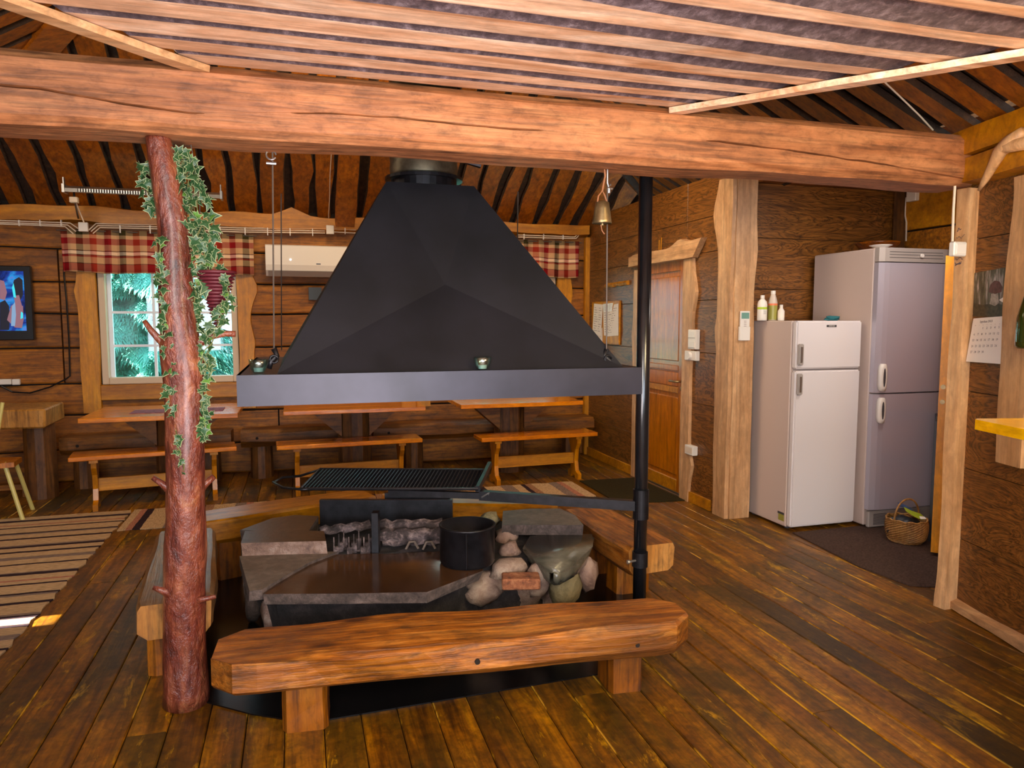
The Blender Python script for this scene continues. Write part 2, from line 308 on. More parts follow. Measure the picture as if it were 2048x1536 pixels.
M['rug2'] = stripe_mat('rag_rug_bands', 0, [(0, cr), (0.10, rs), (0.13, dk), (0.17, cr), (0.28, gy), (0.36, cr), (0.42, dk), (0.45, br_), (0.50, cr), (0.62, gy), (0.68, rs), (0.72, cr), (0.80, dk), (0.83, cr), (0.92, gy)], 1.3)
M['rug2'].name = 'rag_rug_bands'

def plaid():
    t = NT('plaid_cloth'); uv = t.n('ShaderNodeUVMap'); s = t.n('ShaderNodeSeparateXYZ'); t.l(uv.outputs[0], s.inputs[0])
    def band(o, per, stops):
        d = t.n('ShaderNodeMath', _operation='DIVIDE'); t.l(o, d.inputs[0]); d.inputs[1].default_value = per
        f = t.n('ShaderNodeMath', _operation='FRACT'); t.l(d.outputs[0], f.inputs[0]); return t.ramp(f.outputs[0], stops, 'CONSTANT')
    C_, R_, G_, D_ = (0.66, 0.44, 0.25), (0.34, 0.015, 0.02), (0.07, 0.055, 0.018), (0.10, 0.012, 0.012)
    hx = band(s.outputs[0], 0.46, [(0, R_), (0.16, C_), (0.34, G_), (0.50, C_), (0.66, (0.50, 0.09, 0.03)), (0.82, C_)])
    vy = band(s.outputs[1], 1.0, [(0, C_), (0.025, R_), (0.20, D_), (0.22, C_), (0.36, R_), (0.40, D_), (0.42, (1, 0.85, 0.7)), (0.50, D_), (0.52, C_), (0.66, R_), (0.80, C_), (0.88, G_)])
    c = t.mix(0.55, hx, vy); c2 = t.mix(1.0, hx, vy, 'MULTIPLY'); c = t.mix(0.5, c, c2)
    t.l(c, t.b.inputs['Base Color']); t.set(Roughness=0.9); t.b.inputs['Specular IOR Level'].default_value = 0.1; return t.m
M['plaid'] = plaid()

def tv_mat():
    t = NT('tv_picture'); uv = t.n('ShaderNodeUVMap'); n = t.noise(uv.outputs[0], 3.0, 5, 0.6, 1.0)
    c = t.ramp(n, [(0.36, (0.0, 0.005, 0.05)), (0.50, (0.01, 0.05, 0.35)), (0.60, (0.02, 0.30, 0.75)), (0.68, (0.2, 0.1, 0.6))])
    t.set(Base__Color=(0, 0, 0, 1), Roughness=0.2); t.l(c, t.b.inputs['Emission Color']); t.b.inputs['Emission Strength'].default_value = 0.9; return t.m
M['tv'] = tv_mat()
M['tv_dark'] = plain('tv_dark_shape', (0, 0, 0), 0.3, emit=(0.02, 0.02, 0.035), es=0.6)
M['tv_skin'] = plain('tv_skin_shape', (0, 0, 0), 0.3, emit=(0.35, 0.16, 0.20), es=0.8)
M['tv_steel'] = plain('tv_pale_shape', (0, 0, 0), 0.3, emit=(0.25, 0.40, 0.60), es=0.9)
M['tv_cyan'] = plain('tv_cyan_shape', (0, 0, 0), 0.3, emit=(0.05, 0.75, 0.85), es=1.0)
def calphoto():
    t = NT('forest_print'); uv = t.n('ShaderNodeUVMap'); n = t.noise(uv.outputs[0], 9.0, 4, 0.6, 0.3, (1, 0.12, 1))
    c = t.ramp(n, [(0.35, (0.02, 0.018, 0.012)), (0.5, (0.09, 0.08, 0.05)), (0.62, (0.40, 0.32, 0.30)), (0.75, (0.09, 0.16, 0.03))])
    t.l(c, t.b.inputs['Base Color']); t.set(Roughness=0.35); return t.m
M['calphoto'] = calphoto()
M['mush_cap'] = plain('mushroom_cap_print', (0.10, 0.035, 0.03), 0.4, nz=0.4, nsc=60)
M['mush_stem'] = plain('mushroom_stem_print', (0.30, 0.24, 0.20), 0.4, nz=0.4, nsc=60)
M['forestfloor'] = plain('forest_floor_print', (0.045, 0.035, 0.018), 0.4, nz=0.6, nsc=60)

# ------------------------------------------------------------------ mesh helpers
def link(name, me, parent=None):
    o = bpy.data.objects.new(name, me); COL.objects.link(o)
    if parent is not None: o.parent = parent
    return o
def empty(name, loc, rz=0.0, label=None, cat=None, group=None):
    o = bpy.data.objects.new(name, None); COL.objects.link(o); o.location = loc; o.rotation_euler = (0, 0, rz)
    o.empty_display_size = 0.05
    if label: o['label'] = label
    if cat: o['category'] = cat
    if group: o['group'] = group
    return o
def wloc(p):
    v = Vector((0, 0, 0))
    while p is not None: v += p.location; p = p.parent
    return v
def ob(name, bm, mats, parent=None, local=False, smooth=False, label=None, cat=None, group=None, kind=None, origin=None):
    """link bm as ONE object; world coordinates unless local (then in the parent's frame)"""
    if not isinstance(mats, (list, tuple)): mats = [mats]
    off = Vector((0, 0, 0))
    if parent is not None and not local: off = wloc(parent)
    if parent is None and not local:
        if origin is not None: off = Vector(origin)
        else:
            xs = [v.co for v in bm.verts]
            off = Vector(((min(c.x for c in xs) + max(c.x for c in xs)) / 2, (min(c.y for c in xs) + max(c.y for c in xs)) / 2, min(c.z for c in xs)))
    loc = off.copy() if parent is None else Vector((0, 0, 0))
    if parent is not None and origin is not None:
        loc = Vector(origin) - (off if not local else Vector((0, 0, 0))); off = Vector(origin)
    if off.length > 0: bmesh.ops.translate(bm, verts=bm.verts, vec=-off)
    bmesh.ops.recalc_face_normals(bm, faces=bm.faces)
    me = bpy.data.meshes.new(name); bm.to_mesh(me); bm.free()
    for m in mats: me.materials.append(m)
    if smooth:
        for p in me.polygons: p.use_smooth = True
    o = link(name, me, parent); o.location = loc
    if label: o['label'] = label
    if cat: o['category'] = cat
    if group: o['group'] = group
    if kind: o['kind'] = kind
    return o
def B(): return bmesh.new()
def box(bm, x0, x1, y0, y1, z0, z1, mi=0, bev=0.0):
    if bev > 0:
        t = bmesh.new(); _box(t, x0, x1, y0, y1, z0, z1, 0); bmesh.ops.bevel(t, geom=list(t.edges), offset=bev, segments=1, affect='EDGES')
        me = bpy.data.meshes.new('t'); t.to_mesh(me); t.free(); n = len(bm.faces); bm.from_mesh(me); bpy.data.meshes.remove(me)
        bm.faces.ensure_lookup_table()
        for f in bm.faces[n:]: f.material_index = mi
        return bm
    return _box(bm, x0, x1, y0, y1, z0, z1, mi)
def _box(bm, x0, x1, y0, y1, z0, z1, mi=0):
    v = [bm.verts.new((x, y, z)) for x in (x0, x1) for y in (y0, y1) for z in (z0, z1)]
    for q in ((0, 1, 3, 2), (4, 6, 7, 5), (0, 4, 5, 1), (2, 3, 7, 6), (0, 2, 6, 4), (1, 5, 7, 3)):
        f = bm.faces.new([v[i] for i in q]); f.material_index = mi
    return bm
def loft(bm, rings, caps=True, mi=0, capmi=None):
    vs = [[bm.verts.new(p) for p in r] for r in rings]; n = len(vs[0])
    for a, b in zip(vs[:-1], vs[1:]):
        for i in range(n):
            f = bm.faces.new((a[i], a[(i + 1) % n], b[(i + 1) % n], b[i])); f.material_index = mi if isinstance(mi, int) else mi[i]
    if caps:
        for r in (vs[0], vs[-1]):
            f = bm.faces.new(r); f.material_index = (capmi if capmi is not None else (mi if isinstance(mi, int) else mi[0]))
    return bm
def tube(bm, pts, rad, n=8, mi=0, caps=True):
    pts = [Vector(p) for p in pts]; rr = rad if isinstance(rad, (list, tuple)) else [rad] * len(pts)
    rings = []; up = None
    for i, p in enumerate(pts):
        d = (pts[min(i + 1, len(pts) - 1)] - pts[max(i - 1, 0)]).normalized()
        if up is None: up = Vector((0, 0, 1)) if abs(d.z) < 0.9 else Vector((1, 0, 0))
        a = d.cross(up)
        if a.length < 1e-4: a = d.cross(Vector((0, 1, 0)))
        a.normalize(); b = a.cross(d).normalized(); up = b
        rings.append([p + (a * cos(2 * pi * k / n) + b * sin(2 * pi * k / n)) * rr[i] for k in range(n)])
    return loft(bm, rings, caps, mi)
def lathe(bm, prof, c=(0, 0, 0), n=24, mi=0, caps=True):
    return loft(bm, [[(c[0] + r * cos(2 * pi * k / n), c[1] + r * sin(2 * pi * k / n), c[2] + z) for k in range(n)] for r, z in prof], caps, mi)
def prism(bm, poly, z0, z1, mi=0, side=None, top_in=0.0, jit=0.0, seed=0):
    r = random.Random(seed); cx = sum(p[0] for p in poly) / len(poly); cy = sum(p[1] for p in poly) / len(poly)
    j = [(r.uniform(-jit, jit), r.uniform(-jit, jit)) for _ in poly]
    lo = [(cx + (p[0] - cx) * (1 - top_in * 2) + j[i][0], cy + (p[1] - cy) * (1 - top_in * 2) + j[i][1], z0) for i, p in enumerate(poly)]
    hi = [(p[0], p[1], z1) for p in poly]
    a = [bm.verts.new(p) for p in lo]; b = [bm.verts.new(p) for p in hi]; n = len(a)
    for i in range(n):
        f = bm.faces.new((a[i], a[(i + 1) % n], b[(i + 1) % n], b[i])); f.material_index = mi if side is None else side
    bm.faces.new(a).material_index = mi if side is None else side; bm.faces.new(b).material_index = mi
    return bm
def fr(o, ax, bx, nx):
    """frame function: local (s along, t across, u out) -> world"""
    o, ax, bx, nx = Vector(o), Vector(ax).normalized(), Vector(bx).normalized(), Vector(nx).normalized()
    return lambda s, t, u=0.0: o + ax * s + bx * t + nx * u
def live(bm, F, L, w0, w1, th, seed=0, amp=0.012, N=10, wane=0.012, mi=0, wmi=None, bumps=(), ends=(0, 0)):
    """live-edge board: runs along s 0..L between t=w0 and t=w1, out by th; wavy edges and waned sides.
    bumps: (s, side(-1/1), height, width) burls on the edge. ends: slant of t-edge at both ends"""
    r = random.Random(seed); ph = [r.uniform(0, 6.3) for _ in range(6)]
    rings = []
    for i in range(N + 1):
        s = L * i / N
        e0 = w0 + amp * (sin(s * 5.1 + ph[0]) + 0.6 * sin(s * 12.7 + ph[1])) * 0.6
        e1 = w1 + amp * (sin(s * 4.3 + ph[2]) + 0.6 * sin(s * 11.1 + ph[3])) * 0.6
        for (bs, sd, h, wd) in bumps:
            g = h * math.exp(-((s - bs) / wd) ** 2)
            if sd > 0: e1 += g
            else: e0 -= g
        sa = s
        def S_(t_):
            k = (t_ - w0) / (w1 - w0)
            if i == 0: return s + ends[0] * k
            if i == N: return s + ends[1] * k
            return s
        rings.append([F(S_(e0), e0, 0), F(S_(e1), e1, 0), F(S_(e1 - wane), e1 - wane * 0.6, th), F(S_(e0 + wane), e0 + wane * 0.6, th)])
    wm = mi if wmi is None else wmi
    loft(bm, rings, True, [mi, wm, mi, wm], mi); return bm
def hewn(bm, L, W, H, seed=0, ch=0.03, N=14, wob=0.008, mi=0, endmi=None, endcut=0.0, z0=0.0, endy=0.0):
    """hewn log along local x (0..L), y -W/2..W/2, z z0..z0+H with chamfered irregular section"""
    r = random.Random(seed); rings = []
    for i in range(N + 1):
        x = L * i / N; k = 1.0
        if endcut and (i == 0 or i == N): k = 1 - endcut
        ky = 1.0
        if endy and (i == 0 or i == N): ky = 1 - endy
        elif endy and (i == 1 or i == N - 1): ky = 1 - endy * 0.12
        def w_(a): return wob * mnoise.noise(Vector((x * 2.3 + seed * 7.1, a * 3.7, seed)))* 2
        hw, t, b = W / 2 * k * ky, z0 + H - (1 - k) * H * 0.25, z0 + (1 - k) * H * 0.35
        P = [(-hw + ch, b), (hw - ch, b), (hw, b + ch), (hw, t - ch * 0.5), (hw - ch * 0.5, t), (-hw + ch * 0.5, t), (-hw, t - ch * 0.5), (-hw, b + ch)]
        rings.append([(x + (0.0), p[0] + w_(j + 1), p[1] + w_(j + 20) * 0.8) for j, p in enumerate(P)])
    return loft(bm, rings, True, mi, mi if endmi is None else endmi)
def rock(bm, c, r, seed=0, sub=2, rough=0.22, mi=0):
    n0 = len(bm.verts); q = bmesh.ops.create_icosphere(bm, subdivisions=sub, radius=1.0)
    for v in q['verts']:
        d = v.co.normalized(); k = 1 + rough * mnoise.noise(d * 1.6 + Vector((seed * 3.3, seed, 0))) * 2 + rough * 0.3 * mnoise.noise(d * 5 + Vector((seed, 0, seed)))
        v.co = Vector((c[0] + d.x * r[0] * k, c[1] + d.y * r[1] * k, c[2] + d.z * r[2] * k))
    return bm
def tag(o, label=None, cat=None, group=None, kind=None):
    if label: o['label'] = label
    if cat: o['category'] = cat
    if group: o['group'] = group
    if kind: o['kind'] = kind
    return o
def copy_tree(o, parent=None):
    c = o.copy(); COL.objects.link(c); c.parent = parent
    for ch in list(o.children): copy_tree(ch, c)
    return c

# ================================================================== THE SETTING
XL, XR, YB, YF = -3.15, 2.99, 7.32, -2.6
# floor -------------------------------------------------------------
bm = B(); box(bm, XL - 0.1, 5.0, YF - 0.1, YB + 0.15, -0.08, -0.022)
floor = ob('floor', bm, M['subfloor'], kind='structure', origin=(0, 0, 0))
PW = 0.1335
def plank_mesh(w_, L):
    b = B(); h = w_ / 2; c = 0.004
    pr = [(-h, -0.022), (h, -0.022), (h, -c), (h - c, 0), (-h + c, 0), (-h, -c)]
    loft(b, [[(x, -L / 2, z) for x, z in pr], [(x, 0, z) for x, z in pr], [(x, L / 2, z) for x, z in pr]])
    bmesh.ops.recalc_face_normals(b, faces=b.faces); me = bpy.data.meshes.new('plank'); b.to_mesh(me); b.free(); me.materials.append(M['floor']); return me
PM = {}
x = XL; i = 0
while x < 4.75:
    ys = YF + 0.1 if x < 3.05 else 1.9
    cuts = [ys]; r = random.Random(i * 3 + 1); y = ys + r.uniform(2.0, 7.5)
    while y < YB - 0.6: cuts.append(y); y += 5.4
    cuts.append(YB if x < 3.0 else 4.8)
    cuts = sorted(set(c for c in cuts if c <= cuts[-1]))
    for a, b_ in zip(cuts[:-1], cuts[1:]):
        L = round(b_ - a - 0.003, 1)
        if L < 0.2: continue
        L = b_ - a - 0.003
        o = link('plank', plank_mesh(PW - 0.0035, L), floor); o.location = (x + PW / 2, (a + b_) / 2, 0)
    x += PW; i += 1

# back wall ---------------------------------------------------------
W1 = (-1.70, -0.54, 0.87, 1.93); W2 = (1.28, 2.62, 0.87, 1.93)
def wall_with_holes(bm, x0, x1, y0, y1, z0, z1, holes):
    xs = x0
    for (a, b_, c, d) in holes:
        box(bm, xs, a, y0, y1, z0, z1); box(bm, a, b_, y0, y1, z0, c); box(bm, a, b_, y0, y1, d, z1); xs = b_
    box(bm, xs, x1, y0, y1, z0, z1)
bm = B(); wall_with_holes(bm, XL - 0.1, 4.9, YB, YB + 0.12, -0.05, 2.75, [W1, W2])
wb = ob('wall_back', bm, M['subfloor'], kind='structure', origin=(0, YB, 0))
zs = [0.0, 0.29, 0.60, 0.885, 1.20, 1.505, 1.79, 2.08, 2.40]
k = 0
for zi, (za, zb) in enumerate(zip(zs[:-1], zs[1:])):
    mid = (za + zb) / 2; segs = [(XL, XR)]
    if zb > W1[2] + 0.05 and za < W1[3] - 0.05:
        segs = [(XL, W1[0] - 0.30), (W1[0] - 0.292, W1[0] - 0.02), (W1[1] + 0.02, W2[0] - 0.02), (W2[1] + 0.02, XR)]
    elif zi < 3: segs = [(XL, -0.9 + 0.7 * (zi % 2)), (-0.892 + 0.7 * (zi % 2), XR)]
    for (a, b_) in segs:
        bm = B(); L = b_ - a - 0.006; N = max(3, int(L * 5)); rings = []
        for q in range(N + 1):
            xx = a + L * q / N; g0 = 0.012 * mnoise.noise(Vector((xx * 1.7, zi * 3.1, 0))); g1 = 0.012 * mnoise.noise(Vector((xx * 1.7, (zi + 1) * 3.1, 0)))
            gap = 0.008 + 0.008 * abs(mnoise.noise(Vector((xx * 2.1, zi * 1.3, 5))))
            z_a, z_b = za + g0 + gap * 0.5, zb + g1 - gap
            out = 0.045 + 0.014 * mnoise.noise(Vector((xx * 1.1, zi * 5.0, 2)))
            rings.append([(xx, YB, z_a), (xx, YB - out + 0.006, z_a), (xx, YB - out, z_a + 0.012), (xx, YB - out, z_b - 0.012), (xx, YB - out + 0.006, z_b), (xx, YB, z_b)])
        loft(bm, rings); ob('log', bm, M['log'], wb, origin=((a + b_) / 2, YB, mid)); k += 1
# wall plate with live edge top, and its right hand end
bm = B(); F = fr((XL, YB - 0.05, 2.28), (1, 0, 0), (0, 0, 1), (0, -1, 0))
live(bm, F, 0.66 - XL, 0.0, 0.16, 0.10, 3, 0.018, 44, 0.03, bumps=[(-0.05 - XL + 0.02, 1, 0.07, 0.10)])
ob('trim_1', bm, M['trim_x'], kind='structure', label='live-edged wall plate along the top of the back wall, left of the hood')
bm = B(); F = fr((1.95, YB - 0.05, 2.32), (1, 0, 0), (0, 0, 1), (0, -1, 0))
live(bm, F, 1.0, 0.0, 0.13, 0.12, 4, 0.01, 10, 0.03)
ob('trim_2', bm, M['trim_x'], kind='structure', label='wall plate over the right window')
bm = B(); box(bm, 2.93, 2.985, YB - 0.12, YB - 0.06, 0, 2.32, bev=0.006)
ob('trim_3', bm, M['trim_y'], kind='structure', label='narrow pine batten in the far corner')
bm = B(); F = fr((0.35, 7.0, 2.35), (0, -0.857, 0.515), (1, 0, 0), (0, -0.515, -0.857))
live(bm, F, 1.5, 0.0, 0.18, 0.05, 9, 0.006, 6, 0.01)
ob('trim_4', bm, M['roof_y'], kind='structure', label='broad roof board beside the smoke hood')

# windows -----------------------------------------------------------
def window(idx, W, cols, casing):
    x0, x1, z0, z1 = W; r = empty('window_%d' % idx, ((x0 + x1) / 2, YB, z0)); r['kind'] = 'structure'; yo = YB - 0.02
    for (a, b_, c, d) in ((x0, x0 + 0.055, z0, z1), (x1 - 0.055, x1, z0, z1), (x0 + 0.055, x1 - 0.055, z0, z0 + 0.06), (x0 + 0.055, x1 - 0.055, z1 - 0.05, z1)):
        bm = B(); box(bm, a, b_, YB - 0.05, YB + 0.06, c, d, bev=0.006); ob('frame', bm, M['winpaint'], r)
    gx0, gx1, gz0, gz1 = x0 + 0.055, x1 - 0.055, z0 + 0.06, z1 - 0.05
    mid = [gx0 + (gx1 - gx0) * f_ for f_ in cols]
    hz = [gz0 + (gz1 - gz0) * f_ for f_ in (0.30, 0.62)]
    bm = B()
    for m_ in mid: box(bm, m_ - 0.012, m_ + 0.012, YB + 0.03, YB + 0.055, gz0, gz1)
    for h in hz: box(bm, gx0, gx1, YB + 0.032, YB + 0.052, h - 0.011, h + 0.011)
    box(bm, gx0, gx0 + 0.035, YB + 0.03, YB + 0.06, gz0, gz1)
    ob('muntin', bm, M['winwhite'], r)
    xs = [gx0] + mid + [gx1]; zz = [gz0] + hz + [gz1]
    for a, b_ in zip(xs[:-1], xs[1:]):
        for c, d in zip(zz[:-1], zz[1:]):
            bm = B(); box(bm, a, b_, YB + 0.040, YB + 0.044, c, d); ob('pane', bm, M['pane'], r)
    # inner casing: live-edged boards
    for j, (sx, w_, bl, bh, bmps) in enumerate(casing):
        bm = B(); F = fr((sx, YB - 0.05, bl), (0, 0, 1), (1, 0, 0), (0, -1, 0)); live(bm, F, bh - bl, 0, w_, 0.03, 20 + j + idx * 5, 0.006, 20, 0.008, bumps=bmps)
        ob('casing', bm, M['trim_y'], r)
    bm = B(); box(bm, x0 - 0.01, x1 + 0.01, YB - 0.085, YB - 0.05, z0 - 0.14, z0 - 0.003, bev=0.005); ob('casing', bm, M['trim_x'], r)
    return r
window(1, W1, (0.36, 0.68), [(-1.86, 0.155, 0.62, 1.98, [(1.08, -1, 0.03, 0.09), (0.3, -1, 0.0, 0.1)]), (-0.54, 0.14, 0.62, 1.98, [(1.12, 1, 0.05, 0.10), (0.62, 1, 0.02, 0.07), (0.85, 1, -0.02, 0.1)])])
window(2, W2, (0.36, 0.68), [(0.98, 0.14, 0.58, 1.98, [(0.5, -1, 0.03, 0.1)]), (1.13, 0.145, 0.58, 1.98, [(0.7, 1, 0.0, 0.1)]), (2.63, 0.145, 0.62, 1.98, [(1.1, 1, 0.03, 0.12)])])

# valances ----------------------------------------------------------
def valance(x0, x1, z0, z1, y, label, seed):
    r = random.Random(seed); bm = B(); uvl = bm.loops.layers.uv.new('UVMap')
    NX, NZ = int((x1 - x0) * 110), 8; grid = []; acc = 0; ph = 0
    for i in range(NX + 1):
        x = x0 + (x1 - x0) * i / NX; ph += 0.42 + 0.12 * sin(i * 0.13 + seed); col = []
        for j in range(NZ + 1):
            f_ = j / NZ; amp = 0.016 * (0.6 + 0.8 * f_)
            sag = 0.012 * sin(x * 4.1 + seed) * f_ + 0.010 * sin(x * 9.0) * f_
            col.append((bm.verts.new((x + 0.008 * sin(ph * 2) * f_, y + amp * sin(ph), z1 + (z0 - z1) * f_ + sag)), (x - x0) * 1.35, 1 - f_ * 0.999))
        grid.append(col)
    for a, b_ in zip(grid[:-1], grid[1:]):
        for j in range(NZ):
            q = (a[j], b_[j], b_[j + 1], a[j + 1]); f_ = bm.faces.new([v[0] for v in q])
            for lp, v in zip(f_.loops, q): lp[uvl].uv = (v[1], v[2])
    root = empty('valance_curtain', ((x0 + x1) / 2, y, z0), 0, label, 'curtain')
    o = ob('cloth', bm, M['plaid'], root, smooth=True)
    sm = o.modifiers.new('thickness', 'SOLIDIFY'); sm.thickness = 0.003
    bm = B(); tube(bm, [(x0 - 0.03, y, z1 - 0.012), (x1 + 0.03, y, z1 - 0.012)], 0.006, 8); ob('curtain_rod', bm, M['wire'], root)
valance(-1.95, -0.375, 1.855, 2.235, YB - 0.125, 'red and cream plaid valance over the window behind the tree trunk post', 2)
valance(1.10, 2.85, 1.90, 2.27, YB - 0.125, 'red and cream plaid valance over the window to the right of the smoke hood', 5)

# door wall (right) ---------------------------------------------------
DY0, DY1, DH = 5.20, 6.02, 1.96
bm = B()
box(bm, XR, XR + 0.12, DY1, YB + 0.1, 0, 2.50); box(bm, XR, XR + 0.12, DY0, DY1, DH, 2.50); box(bm, XR, XR + 0.12, 4.60, DY0, 0, 2.50)
wr = ob('wall_right', bm, M['subfloor'], kind='structure', origin=(XR, 6, 0))
def panels_y(par, x, ylist, zlist, mat, holes=()):
    for (y0, y1) in ylist:
        for za, zb in zip(zlist[:-1], zlist[1:]):
            if any(y0 >= h[0] - 0.01 and y1 <= h[1] + 0.01 and zb <= h[2] + 0.01 for h in holes): continue
            bm = B(); box(bm, x - 0.012, x, y0 + 0.002, y1 - 0.002, za + 0.002, zb - 0.002, bev=0.0015)
            ob('panel', bm, mat, par, origin=(x, (y0 + y1) / 2, (za + zb) / 2))
zl = [0.0, 0.40, 0.80, 1.20, 1.60, DH, 2.22, 2.52]
panels_y(wr, XR, [(4.62, DY0), (DY0, DY1), (DY1, YB - 0.05)], zl, M['panel_y'], [(DY0, DY1, DH)])
bm = B(); F = fr((XR - 0.012, DY1 + 0.10, 0.0), (0, 1, 0), (0, 0, 1), (-1, 0, 0)); live(bm, F, YB - DY1 - 0.16, 0, 0.085, 0.016, 31, 0.002, 4, 0.004)
ob('baseboard_right', bm, M['trim_x'], kind='structure', label='pine skirting left of the pine door')
bm = B(); F = fr((XR - 0.012, 4.76, 0.0), (0, 1, 0), (0, 0, 1), (-1, 0, 0)); live(bm, F, 0.32, 0, 0.085, 0.016, 32, 0.002, 4, 0.004)
ob('baseboard_right', bm, M['trim_x'], kind='structure', label='short pine skirting right of the pine door')
# pine door
d1 = empty('door_1', (XR, (DY0 + DY1) / 2, 0)); d1['kind'] = 'structure'
bm = B(); box(bm, XR + 0.015, XR + 0.055, DY0 + 0.005, DY1 - 0.005, 0.015, DH); ob('leaf', bm, M['door'], d1)
for (z0, z1) in ((0.13, 0.84), (1.08, 1.84)):
    bm = B(); w_ = 0.10
    n = 1
    box(bm, XR + 0.004, XR + 0.02, DY0 + 0.13, DY1 - 0.13, z0 + 0.03, z1 - 0.03, bev=0.006); ob('panel', bm, M['door'], d1)
bm = B(); box(bm, XR + 0.004, XR + 0.02, DY0 + 0.13, DY1 - 0.13, 0.90, 1.02, bev=0.006); ob('panel', bm, M['door'], d1)
for (a, b_) in ((DY0 + 0.008, DY0 + 0.115), (DY1 - 0.115, DY1 - 0.008)):
    bm = B(); box(bm, XR - 0.002, XR + 0.016, a, b_, 0.02, DH - 0.006, bev=0.004); ob('stile', bm, M['door'], d1)
for (a, b_) in ((0.02, 0.125), (0.845, 0.895), (1.03, 1.075), (1.85, DH - 0.006)):
    bm = B(); box(bm, XR - 0.002, XR + 0.016, DY0 + 0.118, DY1 - 0.118, a, b_, bev=0.004); ob('rail', bm, M['trim_x'] if a < 1 else M['door'], d1)
bm = B(); tube(bm, [(XR - 0.002, DY0 + 0.06, 0.95), (XR - 0.05, DY0 + 0.06, 0.95), (XR - 0.055, DY0 + 0.09, 0.95), (XR - 0.055, DY0 + 0.17, 0.95)], 0.009, 8); tube(bm, [(XR - 0.006, DY0 + 0.06, 0.89), (XR + 0.0, DY0 + 0.06, 0.89)], 0.018, 10); ob('door_handle', bm, M['brass'], d1, smooth=True)
bm = B(); F = fr((XR - 0.012, DY0 + 0.01, 0), (0, 0, 1), (0, -1, 0), (-1, 0, 0)); live(bm, F, 1.97, 0, 0.14, 0.025, 41, 0.007, 26, 0.008, bumps=[(1.66, 1, 0.06, 0.13), (0.30, 1, 0.05, 0.09), (1.3, 1, 0.02, 0.15)])
ob('casing', bm, M['pine_z'], d1)
bm = B(); F = fr((XR - 0.012, DY1 - 0.01, 0), (0, 0, 1), (0, 1, 0), (-1, 0, 0)); live(bm, F, 1.90, 0, 0.09, 0.025, 42, 0.007, 22, 0.008, bumps=[(1.3, 1, 0.03, 0.1)])
ob('casing', bm, M['pine_z'], d1)
bm = B(); F = fr((XR - 0.012, DY1 + 0.14, 1.90), (0, -1, 0.0), (0, 0, 1), (-1, 0, 0)); live(bm, F, 1.13, 0.03, 0.14, 0.05, 43, 0.004, 24, 0.008, bumps=[(0.93, 1, 0.055, 0.12), (1.13, 1, 0.03, 0.06), (0.02, 1, -0.02, 0.05)], ends=(0, 0.10))
ob('casing', bm, M['pine_y'], d1)

# corner post with live-edge side board -------------------------------
bm = B(); F = fr((XR - 0.004, 4.565, 0), (0, 0, 1), (1, 0, 0), (0, -1, 0)); live(bm, F, 2.46, 0, 0.171, 0.03, 51, 0.003, 24, 0.004, bumps=[(1.95, 1, 0.012, 0.12), (1.6, 1, -0.012, 0.2)])
ob('trim_5', bm, M['pine_z'], kind='structure', label='broad upright pine board on the corner left of the fridges')
bm = B(); F = fr((XR - 0.004, 4.545, 0), (0, 0, 1), (0, 1, 0), (-1, 0, 0)); live(bm, F, 2.46, 0, 0.17, 0.03, 52, 0.008, 30, 0.004, bumps=[(2.22, 1, 0.07, 0.16), (1.36, 1, 0.035, 0.07)])
ob('trim_6', bm, M['pine_z'], kind='structure', label='live-edged upright board on the door side of the corner post')

# alcove with the fridges ----------------------------------------------
AX, AY = 4.62, 4.74
bm = B(); box(bm, XR + 0.12, 4.95, AY, AY + 0.1, 0, 2.5); wa = ob('wall_alcove_back', bm, M['subfloor'], kind='structure', origin=(4, AY, 0))
za = [0.0, 0.42, 0.84, 1.26, 1.68, 2.06, 2.46]
for a, b_ in zip(za[:-1], za[1:]):
    bm = B(); box(bm, XR + 0.04, AX, AY - 0.012, AY, a + 0.002, b_ - 0.002, bev=0.0015); ob('panel', bm, M['panel_x'], wa, origin=(3.9, AY, (a + b_) / 2))
bm = B(); box(bm, AX, AX + 0.1, 2.2, AY + 0.1, 0, 2.5); war = ob('wall_alcove_right', bm, M['subfloor'], kind='structure', origin=(AX, 3.6, 0))
for a, b_ in ((0, 0.5), (0.5, 1.0), (1.0, 1.5), (1.5, 1.86), (1.86, 2.14), (2.14, 2.46)):
    bm = B(); box(bm, AX - 0.03 - 0.02 * (b_ > 2.2), AX, 2.3, AY - 0.014, a + 0.006, b_ - 0.006, bev=0.004); ob('board', bm, M['log'] if b_ < 2.2 else M['trim_x'], war, origin=(AX, 3.5, (a + b_) / 2))
bm = B(); F = fr((AX - 0.04, AY - 0.06, 1.45), (0, 0, 1), (-1, 0.0, 0), (0, -1, 0)); live(bm, F, 1.0, 0, 0.10, 0.03, 55, 0.01, 14, 0.01); ob('trim_7', bm, M['old_z'], kind='structure', label='rough upright board in the corner behind the tall fridge')
bm = B(); box(bm, 3.28, 4.8, 2.3, AY + 0.1, 2.46, 2.50); ob('ceiling_alcove', bm, M['roof_x'], kind='structure')
bm = B(); box(bm, 3.3, 4.8, 2.15, 2.27, 0, 2.5); ob('wall_alcove_front', bm, M['panel_x'], kind='structure')

